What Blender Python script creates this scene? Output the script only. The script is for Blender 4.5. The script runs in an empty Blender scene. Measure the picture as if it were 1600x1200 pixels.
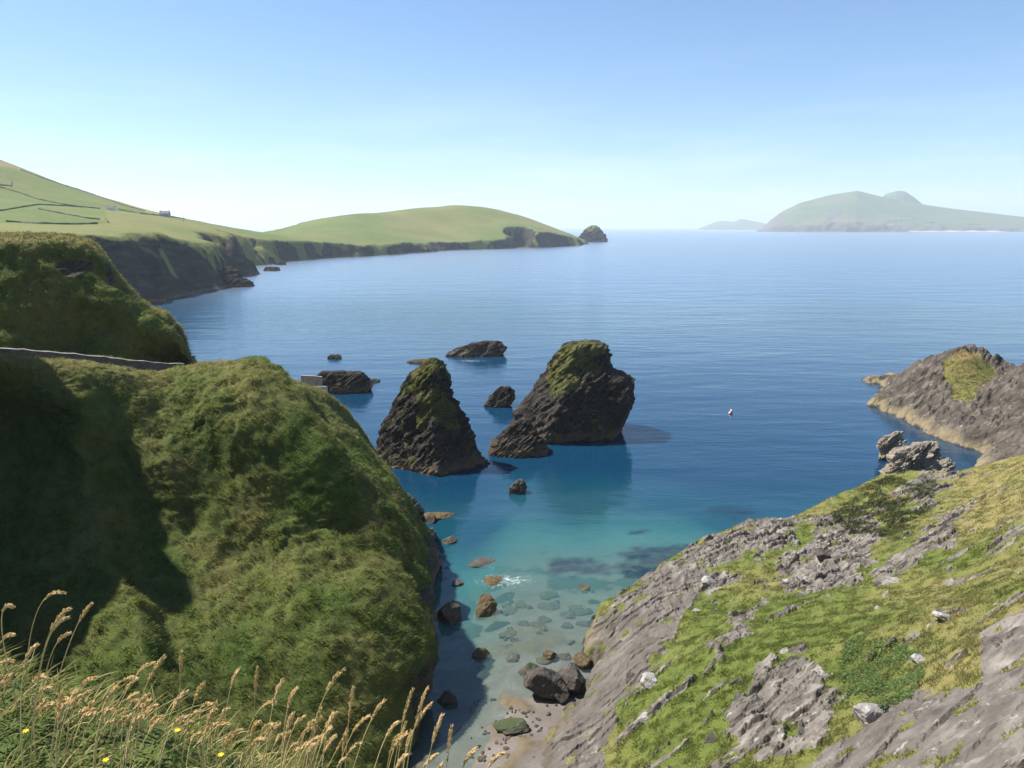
import bpy, math, random
import numpy as np
R = math.radians
scene = bpy.context.scene
COL = scene.collection

# ------------------------------------------------------------------ camera
F_PX, W_PX, H_PX, CAM_Z, HORIZON = 1186.0, 1600.0, 1200.0, 50.0, 355.0
PITCH = math.atan((H_PX / 2 - HORIZON) / F_PX)
cam_d = bpy.data.cameras.new('camera')
cam = bpy.data.objects.new('camera', cam_d)
COL.objects.link(cam)
cam.location = (0, 0, CAM_Z)
cam.rotation_euler = (R(90) - PITCH, 0, 0)
cam_d.sensor_width = 36.0
cam_d.lens = 36.0 * F_PX / W_PX
cam_d.clip_start = 0.1
cam_d.clip_end = 300000.0
scene.camera = cam

# ------------------------------------------------------------------ light
SUN_EL, SUN_AZ = R(54), R(-74)          # azimuth from +Y, negative = towards -X
SUN_DIR = np.array([math.sin(SUN_AZ) * math.cos(SUN_EL), math.cos(SUN_AZ) * math.cos(SUN_EL), math.sin(SUN_EL)])
world = bpy.data.worlds.new("World")
scene.world = world
world.use_nodes = True
nt = world.node_tree
bg = nt.nodes['Background']
sky = nt.nodes.new('ShaderNodeTexSky')
sky.sky_type = 'NISHITA'
sky.sun_disc = False
sky.sun_elevation = SUN_EL
sky.sun_rotation = SUN_AZ
sky.altitude = 0
sky.air_density = 1.0
sky.dust_density = 0.0
sky.ozone_density = 2.2
tint = nt.nodes.new('ShaderNodeMix'); tint.data_type = 'RGBA'; tint.blend_type = 'MULTIPLY'
tint.inputs[0].default_value = 1.0; tint.inputs[7].default_value = (0.84, 0.985, 1.14, 1)     # clear maritime air: a purer blue
nt.links.new(sky.outputs[0], tint.inputs[6]); 
tcn = nt.nodes.new('ShaderNodeTexCoord'); mpn = nt.nodes.new('ShaderNodeMapping'); mpn.inputs['Scale'].default_value = (2.2, 2.2, 16)
cln = nt.nodes.new('ShaderNodeTexNoise'); cln.inputs['Scale'].default_value = 2.0; cln.inputs['Detail'].default_value = 7; cln.inputs['Roughness'].default_value = 0.6
crm = nt.nodes.new('ShaderNodeMapRange'); crm.inputs[1].default_value = 0.48; crm.inputs[2].default_value = 0.75; crm.inputs[4].default_value = 0.16
sxz = nt.nodes.new('ShaderNodeSeparateXYZ'); low_ = nt.nodes.new('ShaderNodeMapRange'); low_.inputs[1].default_value = 0.22; low_.inputs[2].default_value = 0.05
mul_ = nt.nodes.new('ShaderNodeMath'); mul_.operation = 'MULTIPLY'
cmx = nt.nodes.new('ShaderNodeMix'); cmx.data_type = 'RGBA'; cmx.inputs[7].default_value = (10.5, 10.6, 11.2, 1)     # faint high veil near the horizon
nt.links.new(tcn.outputs['Generated'], mpn.inputs[0]); nt.links.new(mpn.outputs[0], cln.inputs['Vector']); nt.links.new(cln.outputs[0], crm.inputs[0])
nt.links.new(tcn.outputs['Generated'], sxz.inputs[0]); nt.links.new(sxz.outputs[2], low_.inputs[0])
nt.links.new(crm.outputs[0], mul_.inputs[0]); nt.links.new(low_.outputs[0], mul_.inputs[1]); nt.links.new(mul_.outputs[0], cmx.inputs[0])
nt.links.new(tint.outputs[2], cmx.inputs[6]); nt.links.new(cmx.outputs[2], bg.inputs[0])
bg.inputs[1].default_value = 0.073
sun_d = bpy.data.lights.new('sun', 'SUN')
sun_d.energy = 4.6
sun_d.angle = R(0.53)
sun_d.color = (1.0, 0.95, 0.86)
sun = bpy.data.objects.new('sun', sun_d)
COL.objects.link(sun)
from mathutils import Vector
sun.rotation_euler = Vector(tuple(SUN_DIR)).to_track_quat('Z', 'Y').to_euler()
vs = scene.view_settings
vs.view_transform = 'Standard'
vs.look = 'None'
vs.exposure = 0.95
vs.gamma = 1.0
vs.use_curve_mapping = False
scene.cycles.max_bounces = 6
scene.cycles.diffuse_bounces = 2
scene.cycles.glossy_bounces = 3
scene.cycles.transparent_max_bounces = 12
scene.cycles.volume_bounces = 1
scene.cycles.use_denoising = True
scene.cycles.sample_clamp_indirect = 6.0

# ------------------------------------------------------------------ numbers
cp, sp = math.cos(PITCH), math.sin(PITCH)

def ray(px, py):
    u = (px - 800.0) / F_PX
    v = (600.0 - py) / F_PX
    return u, cp + v * sp, -sp + v * cp

def P(px, py, Y=None, z=None):
    """point seen in that direction at forward distance Y, or at height z"""
    u, fy, fz = ray(px, py)
    t = (Y / fy) if Y is not None else (z - CAM_Z) / fz
    return np.array([u * t, fy * t, CAM_Z + fz * t])

def proj(V):
    x, y, z = V[..., 0], V[..., 1], V[..., 2] - CAM_Z
    d = np.maximum(y * cp - z * sp, 0.05)
    return 800 + F_PX * x / d, 600 - F_PX * (y * sp + z * cp) / d

_prng = np.random.RandomState(7)
PERM = np.concatenate([_prng.permutation(256)] * 3)
_g = _prng.normal(size=(256, 3))
GRAD = _g / np.linalg.norm(_g, axis=1)[:, None]

def perlin(p, seed=0):
    p = np.asarray(p, dtype=np.float64) + seed * 17.31
    i = np.floor(p).astype(np.int64)
    f = p - i
    i &= 255
    w = f * f * f * (f * (f * 6 - 15) + 10)
    out = 0
    for dx in (0, 1):
        for dy in (0, 1):
            for dz in (0, 1):
                h = PERM[PERM[PERM[(i[..., 0] + dx) & 255] + ((i[..., 1] + dy) & 255)] + ((i[..., 2] + dz) & 255)]
                g = GRAD[h]
                d = g[..., 0] * (f[..., 0] - dx) + g[..., 1] * (f[..., 1] - dy) + g[..., 2] * (f[..., 2] - dz)
                out = out + d * (w[..., 0] if dx else 1 - w[..., 0]) * (w[..., 1] if dy else 1 - w[..., 1]) * (w[..., 2] if dz else 1 - w[..., 2])
    return out * 1.6

def fbm(p, octaves=4, seed=0, gain=0.5):
    a, s, o = 1.0, 1.0, 0
    for k in range(octaves):
        o = o + a * perlin(p * s, seed + k)
        a *= gain
        s *= 2.03
    return o

def ridged(p, octaves=4, seed=0, gain=0.5):
    a, s, o = 1.0, 1.0, 0
    for k in range(octaves):
        o = o + a * (1 - 2 * np.abs(perlin(p * s, seed + k)))
        a *= gain
        s *= 2.1
    return o * 0.5

def sstep(a, b, x):
    t = np.clip((x - a) / (b - a), 0, 1)
    return t * t * (3 - 2 * t)

# bedding of the slate: the beds dip to the left, strike runs away from the viewer
BN = np.array([-0.66, 0.16, 0.73]); BN /= np.linalg.norm(BN)
BE1 = np.cross(BN, [0, 1, 0]); BE1 /= np.linalg.norm(BE1)
BE2 = np.cross(BN, BE1)

def strata(V, ln=0.5, lp=5.0, seed=0, octaves=4):
    q = np.stack([(V @ BE1) / lp, (V @ BE2) / lp, (V @ BN) / ln], -1)
    return fbm(q, octaves, seed, 0.55)

def ledges(V, step=0.8, seed=0):
    """beds of uneven thickness stepping out and in"""
    h = (V @ BN) / step + 1.2 * fbm(V / (step * 6), 3, seed)
    k = np.floor(h)
    r = np.modf(np.abs(np.sin(k * 12.9898 + seed) * 43758.5453))[0]
    r2 = np.modf(np.abs(np.sin((k + 1) * 12.9898 + seed) * 43758.5453))[0]
    f = sstep(0.7, 1.0, h - k)
    return (r * (1 - f) + r2 * f) - 0.5

def spline_grid(C, nr, nc):
    """Catmull-Rom through a grid of control points"""
    def interp(A, n):
        m = A.shape[0]
        t = np.linspace(0, m - 1, n)
        i = np.minimum(np.floor(t).astype(int), m - 2)
        f = (t - i)[:, None, None]
        E = np.concatenate([(2 * A[0] - A[1])[None], A, (2 * A[-1] - A[-2])[None]])
        p0, p1, p2, p3 = E[i], E[i + 1], E[i + 2], E[i + 3]
        return 0.5 * (2 * p1 + (p2 - p0) * f + (2 * p0 - 5 * p1 + 4 * p2 - p3) * f ** 2 + (3 * p1 - p0 - 3 * p2 + p3) * f ** 3)
    A = interp(np.asarray(C, float), nr)
    return interp(A.transpose(1, 0, 2), nc).transpose(1, 0, 2)

def grid_normals(V):
    du = np.gradient(V, axis=0)
    dv = np.gradient(V, axis=1)
    n = np.cross(dv, du)
    return n / np.maximum(np.linalg.norm(n, axis=-1, keepdims=True), 1e-9)

def tps(pts, reg=0.5):
    pts = np.asarray(pts, float)
    xy, z = pts[:, :2], pts[:, 2]
    sc = np.abs(xy - xy.mean(0)).max()
    n = len(pts)
    def U(d2):
        return np.where(d2 > 1e-12, d2 * np.log(np.maximum(d2, 1e-12)), 0)
    q = xy / sc
    K = U(((q[:, None] - q[None]) ** 2).sum(-1)) + np.eye(n) * reg * 1e-3
    Pm = np.concatenate([np.ones((n, 1)), q], 1)
    A = np.zeros((n + 3, n + 3)); A[:n, :n] = K; A[:n, n:] = Pm; A[n:, :n] = Pm.T
    w = np.linalg.solve(A, np.concatenate([z, np.zeros(3)]))
    def f(X, Y):
        e = np.stack([X, Y], -1) / sc
        o = w[n] + e @ w[n + 1:]
        for k in range(n):
            o = o + w[k] * U(((e - q[k]) ** 2).sum(-1))
        return o
    return f

def in_poly(x, y, poly):
    r = np.zeros(np.shape(x), bool)
    n = len(poly)
    for i in range(n):
        x0, y0 = poly[i]; x1, y1 = poly[(i + 1) % n]
        c = ((y0 > y) != (y1 > y))
        xi = (x1 - x0) * (y - y0) / ((y1 - y0) if y1 != y0 else 1e-9) + x0
        r ^= c & (x < xi)
    return r

def poly_dist(x, y, poly):
    """signed distance, positive inside"""
    d = np.full(np.shape(x), 1e18)
    n = len(poly)
    for i in range(n):
        x0, y0 = poly[i]; x1, y1 = poly[(i + 1) % n]
        ex, ey = x1 - x0, y1 - y0
        t = np.clip(((x - x0) * ex + (y - y0) * ey) / (ex * ex + ey * ey + 1e-12), 0, 1)
        d = np.minimum(d, (x - x0 - t * ex) ** 2 + (y - y0 - t * ey) ** 2)
    d = np.sqrt(d)
    return np.where(in_poly(x, y, poly), d, -d)

# ------------------------------------------------------------------ objects
def tag(o, label=None, cat=None, group=None, kind=None):
    if label: o['label'] = label
    if cat: o['category'] = cat
    if group: o['group'] = group
    if kind: o['kind'] = kind
    return o

def mesh_obj(name, V, faces_n, loops, mat, attrs=None, smooth=True, parent=None, loc=None):
    V = np.asarray(V, np.float32).reshape(-1, 3)
    if loc is not None:
        V = V - np.asarray(loc, np.float32)
    me = bpy.data.meshes.new(name)
    loops = np.asarray(loops, np.int32).ravel()
    nf = len(faces_n)
    me.vertices.add(len(V)); me.vertices.foreach_set('co', V.ravel())
    me.loops.add(len(loops)); me.loops.foreach_set('vertex_index', loops)
    me.polygons.add(nf)
    st = np.zeros(nf, np.int32); st[1:] = np.cumsum(faces_n)[:-1]
    me.polygons.foreach_set('loop_start', st)
    me.polygons.foreach_set('loop_total', np.asarray(faces_n, np.int32))
    me.polygons.foreach_set('use_smooth', np.full(nf, bool(smooth)))
    for k, a in (attrs or {}).items():
        a = np.asarray(a, np.float32)
        if a.ndim > 1 and a.shape[-1] in (3, 4) and a.size != len(V):
            if a.shape[-1] == 3:
                a = np.concatenate([a, np.ones(a.shape[:-1] + (1,), np.float32)], -1)
            at = me.attributes.new(k, 'FLOAT_COLOR', 'POINT'); at.data.foreach_set('color', a.ravel())
        else:
            at = me.attributes.new(k, 'FLOAT', 'POINT'); at.data.foreach_set('value', a.ravel())
    me.update(calc_edges=True)
    me.validate()
    if mat: me.materials.append(mat)
    o = bpy.data.objects.new(name, me)
    if loc is not None:
        o.location = tuple(float(c) for c in loc)
    COL.objects.link(o)
    if parent: o.parent = parent
    return o

def grid_faces(nr, nc, wrap=False):
    i = np.arange(nr * nc).reshape(nr, nc)
    if wrap:
        j = np.concatenate([i, i[:, :1]], 1)
    else:
        j = i
    q = np.stack([j[:-1, :-1], j[:-1, 1:], j[1:, 1:], j[1:, :-1]], -1).reshape(-1, 4)
    return q

def grid_obj(name, V, mat, attrs=None, smooth=True, wrap=False, parent=None, loc=None, flip=False, keep=None):
    q = grid_faces(V.shape[0], V.shape[1], wrap)
    if keep is not None:
        q = q[keep.ravel()[q].any(1)]
        used = np.unique(q)
        m = np.full(V.shape[0] * V.shape[1], -1); m[used] = np.arange(len(used))
        q = m[q]
        V2 = V.reshape(-1, 3)[used]
        attrs = {k: np.asarray(a).reshape(-1)[used] for k, a in (attrs or {}).items()}
    else:
        V2 = V
    if flip: q = q[:, ::-1]
    return mesh_obj(name, V2, np.full(len(q), 4), q, mat, attrs, smooth, parent, loc)

class MB:
    """collects boxes, tubes and shells, builds them as one mesh"""
    def __init__(s): s.v, s.f = [], []
    def add(s, V, faces):
        b = sum(len(a) for a in s.v)
        s.v.append(np.asarray(V, float).reshape(-1, 3))
        s.f += [tuple(int(k) + b for k in f) for f in faces]
    def box(s, c, size, rz=0.0, taper=1.0):
        x, y, z = [k / 2 for k in size]
        V = np.array([(-x, -y, -z), (x, -y, -z), (x, y, -z), (-x, y, -z), (-x * taper, -y * taper, z), (x * taper, -y * taper, z), (x * taper, y * taper, z), (-x * taper, y * taper, z)])
        co, si = math.cos(rz), math.sin(rz)
        V = np.stack([V[:, 0] * co - V[:, 1] * si, V[:, 0] * si + V[:, 1] * co, V[:, 2]], -1) + np.asarray(c)
        s.add(V, [(0, 3, 2, 1), (4, 5, 6, 7), (0, 1, 5, 4), (1, 2, 6, 5), (2, 3, 7, 6), (3, 0, 4, 7)])
    def tube(s, pts, rad, n=6):
        pts = np.asarray(pts, float)
        m = len(pts)
        rad = np.broadcast_to(rad, (m,))
        T = np.gradient(pts, axis=0); T /= np.linalg.norm(T, axis=1)[:, None] + 1e-12
        a = np.array([0.31, 0.95, 0.05])
        A = np.cross(T, a); A /= np.linalg.norm(A, axis=1)[:, None] + 1e-9
        B = np.cross(T, A)
        th = np.arange(n) * 2 * math.pi / n
        V = pts[:, None] + rad[:, None, None] * (np.cos(th)[None, :, None] * A[:, None] + np.sin(th)[None, :, None] * B[:, None])
        f = [(i * n + k, i * n + (k + 1) % n, (i + 1) * n + (k + 1) % n, (i + 1) * n + k) for i in range(m - 1) for k in range(n)]
        f += [tuple(range(n))[::-1], tuple((m - 1) * n + k for k in range(n))]
        s.add(V, f)
    def ball(s, c, r, n=12, m=8, sz=1.0):
        V, f = [], []
        for i in range(m + 1):
            a = math.pi * i / m
            for k in range(n):
                b = 2 * math.pi * k / n
                V.append((c[0] + r * math.sin(a) * math.cos(b), c[1] + r * math.sin(a) * math.sin(b), c[2] + r * sz * math.cos(a)))
        f = [(i * n + k, (i + 1) * n + k, (i + 1) * n + (k + 1) % n, i * n + (k + 1) % n) for i in range(m) for k in range(n)]
        s.add(V, f)
    def build(s, name, mat, parent=None, smooth=False, loc=None):
        V = np.concatenate(s.v)
        return mesh_obj(name, V, [len(f) for f in s.f], [k for f in s.f for k in f], mat, None, smooth, parent, loc)

def empty(name, loc):
    o = bpy.data.objects.new(name, None)
    o.location = tuple(float(c) for c in loc)
    COL.objects.link(o)
    return o

# ------------------------------------------------------------------ materials
class NB:
    def __init__(s, name):
        s.m = bpy.data.materials.new(name)
        s.m.use_nodes = True
        s.t = s.m.node_tree
        s.t.nodes.clear()
        s.out = s.n('ShaderNodeOutputMaterial')
    def n(s, typ, **kw):
        o = s.t.nodes.new(typ)
        for k, v in kw.items(): setattr(o, k, v)
        return o
    def set(s, sock, v):
        if hasattr(v, 'is_output') or isinstance(v, bpy.types.NodeSocket): s.t.links.new(v, sock)
        elif isinstance(v, (tuple, list)) and len(v) == 3 and sock.type == 'RGBA': sock.default_value = (*v, 1)
        else: sock.default_value = v
    def noise(s, vec, scale, detail=4, rough=0.55, dist=0.0):
        o = s.n('ShaderNodeTexNoise')
        if vec is not None: s.set(o.inputs['Vector'], vec)
        o.inputs['Scale'].default_value = scale; o.inputs['Detail'].default_value = detail
        o.inputs['Roughness'].default_value = rough; o.inputs['Distortion'].default_value = dist
        return o.outputs[0]
    def ramp(s, fac, stops, interp='LINEAR'):
        o = s.n('ShaderNodeValToRGB')
        o.color_ramp.interpolation = interp
        e = o.color_ramp.elements
        while len(e) < len(stops): e.new(0.5)
        for k, (p, c) in enumerate(stops):
            e[k].position = p
            e[k].color = (*c, 1) if not isinstance(c, (int, float)) else (c, c, c, 1)
        s.set(o.inputs[0], fac)
        return o.outputs[0]
    def mix(s, fac, a, b, typ='MIX'):
        o = s.n('ShaderNodeMix', data_type='RGBA', blend_type=typ)
        s.set(o.inputs[0], fac); s.set(o.inputs[6], a); s.set(o.inputs[7], b)
        return o.outputs[2]
    def math(s, op, a, b=0.0, clamp=False):
        o = s.n('ShaderNodeMath', operation=op, use_clamp=clamp)
        s.set(o.inputs[0], a); s.set(o.inputs[1], b)
        return o.outputs[0]
    def attr(s, name, color=False):
        o = s.n('ShaderNodeAttribute', attribute_name=name)
        return o.outputs['Color' if color else 'Fac']
    def pos(s):
        return s.n('ShaderNodeNewGeometry').outputs['Position']
    def mapr(s, v, a, b, c=0.0, d=1.0):
        o = s.n('ShaderNodeMapRange')
        s.set(o.inputs[0], v)
        for k, x in zip((1, 2, 3, 4), (a, b, c, d)): o.inputs[k].default_value = x
        return o.outputs[0]
    def bump(s, h, strength, dist, normal=None):
        o = s.n('ShaderNodeBump')
        o.inputs['Strength'].default_value = strength; o.inputs['Distance'].default_value = dist
        s.set(o.inputs['Height'], h)
        if normal is not None: s.set(o.inputs['Normal'], normal)
        return o.outputs[0]
    def bedded(s, ln, lp):
        """coordinates squeezed across the beds"""
        p = s.pos()
        res = []
        for ax, sc in ((BE1, lp), (BE2, lp), (BN, ln)):
            d = s.n('ShaderNodeVectorMath', operation='DOT_PRODUCT')
            s.set(d.inputs[0], p); d.inputs[1].default_value = tuple(ax / sc)
            res.append(d.outputs['Value'])
        c = s.n('ShaderNodeCombineXYZ')
        for k in range(3): s.set(c.inputs[k], res[k])
        return c.outputs[0]
    def principled(s, color, rough=0.9, normal=None, spec=0.2, **kw):
        o = s.n('ShaderNodeBsdfPrincipled')
        s.set(o.inputs['Base Color'], color); s.set(o.inputs['Roughness'], rough)
        o.inputs['Specular IOR Level'].default_value = spec
        if normal is not None: s.set(o.inputs['Normal'], normal)
        for k, v in kw.items(): s.set(o.inputs[k], v)
        return o.outputs[0]
    def done(s, shader):
        s.t.links.new(shader, s.out.inputs[0])
        return s.m

def rock_color(b, dark, mid, pale, lichen, tide=True, fine=1.0):
    q = b.bedded(0.35 * fine, 3.0 * fine)
    n1 = b.noise(q, 1.0, 6, 0.62, 0.4)
    n2 = b.noise(b.pos(), 0.35 / fine, 5, 0.6)
    c = b.ramp(n1, [(0.30, dark), (0.52, mid), (0.72, pale)])
    c = b.mix(b.mapr(n2, 0.45, 0.7, 0, 0.6), c, dark)
    n3 = b.noise(b.bedded(0.6 * fine, 1.2 * fine), 1.3, 6, 0.7)
    c = b.mix(b.mapr(n3, 0.6, 0.68, 0, 0.75), c, lichen)
    if tide:
        sx = b.n('ShaderNodeSeparateXYZ'); b.set(sx.inputs[0], b.pos())
        zz = b.math('ADD', sx.outputs[2], b.math('MULTIPLY', b.math('SUBTRACT', n2, 0.5), 5.0))
        c = b.mix(b.mapr(zz, 3.0, 1.0, 0, 0.7), c, tide if isinstance(tide, tuple) else (0.16, 0.115, 0.07))
        c = b.mix(b.mapr(zz, 0.6, 0.0, 0, 0.9), c, (0.025, 0.020, 0.015))
    return c, n1

def land_mat(name, lush, dry, deep, dark, mid, pale, lichen, gs=1.0, tide=True, bump=0.3, fine=1.0):
    """grass and bedrock, which is which comes from the attribute 'rock'; 'dry' says how straw-coloured the turf is"""
    b = NB(name)
    rc, rn = rock_color(b, dark, mid, pale, lichen, tide, fine)
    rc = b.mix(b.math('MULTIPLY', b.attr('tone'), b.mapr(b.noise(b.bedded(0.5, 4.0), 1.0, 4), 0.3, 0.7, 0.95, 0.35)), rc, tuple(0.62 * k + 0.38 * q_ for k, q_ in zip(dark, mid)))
    p = b.pos()
    g1 = b.noise(p, 0.9 * gs, 6, 0.65)
    g2 = b.noise(p, 0.12 * gs, 4, 0.6)
    g = b.mix(b.mapr(g1, 0.3, 0.65), deep, lush)
    d = b.math('ADD', b.attr('dry'), b.math('MULTIPLY', b.math('SUBTRACT', g2, 0.5), 1.2), True)
    g = b.mix(d, g, dry)
    r = b.math('ADD', b.attr('rock'), b.math('MULTIPLY', b.math('SUBTRACT', b.noise(p, 1.1 * gs, 5, 0.7), 0.5), 0.7))
    r = b.mapr(r, 0.42, 0.58)
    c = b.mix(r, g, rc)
    h = b.mix(r, b.noise(p, 3.0 * gs, 5, 0.7), rn)
    nrm = b.bump(h, 0.8, bump)
    return b.done(b.principled(c, 0.92, nrm, 0.15))

M = {}
M['cliff'] = land_mat('cliff_turf', (0.085, 0.125, 0.026), (0.19, 0.16, 0.06), (0.035, 0.055, 0.014),
                      (0.03, 0.026, 0.022), (0.07, 0.06, 0.05), (0.12, 0.105, 0.085), (0.18, 0.16, 0.13), 1.0)
M['slope'] = land_mat('slope_turf', (0.15, 0.19, 0.04), (0.25, 0.21, 0.08), (0.09, 0.11, 0.03),
                      (0.055, 0.047, 0.041), (0.18, 0.158, 0.138), (0.33, 0.30, 0.262), (0.48, 0.46, 0.40), 1.0, True, 0.3, 1.1)
M['headland'] = land_mat('headland_turf', (0.15, 0.17, 0.045), (0.26, 0.19, 0.08), (0.08, 0.095, 0.03),
                         (0.032, 0.026, 0.022), (0.095, 0.079, 0.064), (0.20, 0.172, 0.138), (0.30, 0.265, 0.20), 0.7, (0.25, 0.20, 0.115), 0.4, 1.6)
M['coast'] = land_mat('far_fields', (0.125, 0.165, 0.048), (0.24, 0.205, 0.085), (0.10, 0.135, 0.035),
                      (0.02, 0.019, 0.017), (0.048, 0.043, 0.035), (0.09, 0.08, 0.06), (0.14, 0.125, 0.09), 0.06, True, 2.0, 9.0)
M['island'] = land_mat('island_turf', (0.11, 0.15, 0.04), (0.20, 0.16, 0.075), (0.06, 0.09, 0.03),
                       (0.06, 0.05, 0.045), (0.13, 0.11, 0.09), (0.26, 0.21, 0.15), (0.3, 0.25, 0.18), 0.008, False, 10.0, 60.0)
M['stack'] = land_mat('stack_rock', (0.085, 0.10, 0.026), (0.18, 0.15, 0.06), (0.04, 0.05, 0.015),
                      (0.013, 0.011, 0.0095), (0.04, 0.034, 0.029), (0.09, 0.077, 0.063), (0.15, 0.128, 0.10), 1.0, (0.13, 0.10, 0.065), 0.25, 0.8)
M['pale_rock'] = land_mat('pale_rock', (0.12, 0.13, 0.03), (0.2, 0.16, 0.06), (0.06, 0.06, 0.02),
                          (0.12, 0.10, 0.085), (0.26, 0.22, 0.17), (0.38, 0.33, 0.26), (0.45, 0.40, 0.32), 1.0, (0.30, 0.25, 0.15), 0.2, 0.8)
def simple_rock(name, dark, mid, pale, lichen, fine=0.25, tide=False, moss=None):
    b = NB(name)
    c, n = rock_color(b, dark, mid, pale, lichen, tide, fine)
    if moss:
        s = b.n('ShaderNodeSeparateXYZ'); b.set(s.inputs[0], b.n('ShaderNodeNewGeometry').outputs['Normal'])
        c = b.mix(b.mapr(b.math('ADD', s.outputs[2], b.math('SUBTRACT', b.noise(b.pos(), 2.2, 5, 0.7), 0.5)), 0.62, 0.95, 0, 0.85), c, moss)
    return b.done(b.principled(c, 0.85, b.bump(n, 0.8, 0.08), 0.25))
M['boulder'] = simple_rock('shore_boulder', (0.035, 0.03, 0.027), (0.085, 0.072, 0.062), (0.155, 0.132, 0.113), (0.20, 0.175, 0.15))
M['ochre'] = simple_rock('ochre_boulder', (0.04, 0.028, 0.015), (0.11, 0.078, 0.04), (0.19, 0.14, 0.075), (0.24, 0.18, 0.10))
M['loose'] = simple_rock('loose_slate', (0.16, 0.145, 0.135), (0.33, 0.31, 0.29), (0.50, 0.48, 0.45), (0.62, 0.60, 0.55))
M['mossy'] = simple_rock('mossy_rock', (0.06, 0.05, 0.04), (0.13, 0.11, 0.09), (0.2, 0.17, 0.14), (0.2, 0.18, 0.12), 0.25, False, (0.04, 0.065, 0.018))
M['wall_stone'] = simple_rock('wall_stone', (0.05, 0.045, 0.042), (0.12, 0.11, 0.10), (0.2, 0.19, 0.175), (0.3, 0.29, 0.27), 0.2)
def flat_mat(name, col, rough=0.8, var=0.25, scale=3.0, spec=0.2):
    b = NB(name)
    n = b.noise(b.pos(), scale, 5, 0.65)
    c = b.mix(b.mapr(n, 0.3, 0.7), tuple(k * (1 - var) for k in col), tuple(min(1, k * (1 + var)) for k in col))
    return b.done(b.principled(c, rough, b.bump(n, 0.3, 0.03), spec))
M['concrete'] = flat_mat('weathered_concrete', (0.42, 0.39, 0.34))
M['whitewash'] = flat_mat('whitewash', (0.78, 0.77, 0.74), 0.8, 0.05)
M['slate_roof'] = flat_mat('slate_roof', (0.10, 0.10, 0.11), 0.6, 0.2)
M['grey_render'] = flat_mat('grey_render', (0.33, 0.33, 0.34), 0.8, 0.1)
M['timber'] = flat_mat('pole_timber', (0.16, 0.12, 0.09), 0.9, 0.2)
M['red_plastic'] = flat_mat('red_buoy_plastic', (0.62, 0.035, 0.03), 0.35, 0.1, 3.0, 0.5)
M['white_plastic'] = flat_mat('white_buoy_plastic', (0.75, 0.75, 0.73), 0.4, 0.08, 3.0, 0.5)
M['coping'] = flat_mat('wall_coping', (0.27, 0.255, 0.23), 0.9, 0.25, 1.5)

def blade_mat(name, trans=0.45, gloss=0.25):
    b = NB(name)
    c = b.attr('gc', True)
    d = b.principled(c, 0.55, None, gloss)
    t = b.n('ShaderNodeBsdfTranslucent'); b.set(t.inputs[0], c)
    m = b.n('ShaderNodeMixShader'); m.inputs[0].default_value = trans
    b.t.links.new(d, m.inputs[1]); b.t.links.new(t.outputs[0], m.inputs[2])
    return b.done(m.outputs[0])
M['blade'] = blade_mat('grass_blade')
M['straw'] = blade_mat('straw_stalk', 0.4)

# ------------------------------------------------------------------ scattering
def scatter(V, weight, n, rng, attrs=()):
    """n random points on a grid mesh, denser where weight is high"""
    a, b_, c, d = V[:-1, :-1], V[:-1, 1:], V[1:, 1:], V[1:, :-1]
    cr = np.cross(c - a, d - b_)
    area = 0.5 * np.linalg.norm(cr, axis=-1)
    w = (weight[:-1, :-1] + weight[1:, 1:]) * 0.5
    pw = (area * w).ravel()
    pw = pw / pw.sum()
    k = np.searchsorted(np.cumsum(pw), rng.rand(n)).clip(0, len(pw) - 1)
    i, j = k // a.shape[1], k % a.shape[1]
    u, v = rng.rand(n, 1), rng.rand(n, 1)
    p = (a[i, j] * (1 - u) + b_[i, j] * u) * (1 - v) + (d[i, j] * (1 - u) + c[i, j] * u) * v
    nn = cr[i, j]; nn = nn / (np.linalg.norm(nn, axis=1)[:, None] + 1e-9)
    nn *= np.where(nn[:, 2:] < 0, -1, 1)
    return p, nn, [x[i, j] for x in attrs]

def blades(name, p, nrm, length, width, col, rng, droop=0.5, mat=None, wind=(0.35, -0.1), tip=0.15, seg=2):
    n = len(p)
    up = np.array([0, 0, 1.0]) * 0.75 + nrm * 0.45
    lean = rng.normal(size=(n, 3)) * 0.33
    lean[:, 0] += wind[0]; lean[:, 1] += wind[1]; lean[:, 2] *= 0.3
    d = up + lean; d /= np.linalg.norm(d, axis=1)[:, None]
    ang = rng.rand(n) * 2 * math.pi
    side = np.stack([np.cos(ang), np.sin(ang), np.zeros(n)], -1)
    side -= d * (side * d).sum(1)[:, None]
    side /= np.linalg.norm(side, axis=1)[:, None] + 1e-9
    out = lean.copy(); out[:, 2] = 0
    out /= np.linalg.norm(out, axis=1)[:, None] + 1e-9
    L, Wd = length[:, None], width[:, None]
    rows = []
    for k in range(seg):
        t = k / seg
        c = p + d * L * t + (out * 0.6 - np.array([0, 0, 0.5])) * L * droop * t * t
        rows += [c - side * Wd * (1 - 0.5 * t) * 0.5, c + side * Wd * (1 - 0.5 * t) * 0.5]
    rows.append(p + d * L + (out * 0.6 - np.array([0, 0, 0.5])) * L * droop)
    m = len(rows)
    V = np.stack(rows, 1)
    base = np.arange(n)[:, None] * m
    loops, cnt = [], []
    fl = []
    for k in range(seg - 1):
        fl.append([2 * k, 2 * k + 1, 2 * k + 3, 2 * k + 2])
    fl.append([2 * seg - 2, 2 * seg - 1, 2 * seg])
    pat = np.concatenate([np.array(f) for f in fl])
    loops = (base + pat[None]).ravel()
    cnt = np.tile(np.array([len(f) for f in fl]), n)
    cc = np.repeat(col[:, None, :], m, 1)
    return mesh_obj(name, V, cnt, loops, mat or M['blade'], {'gc': cc.reshape(-1, 3)}, True)

def lerp(a, b, t):
    return np.asarray(a) * (1 - t[:, None]) + np.asarray(b) * t[:, None]

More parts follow.
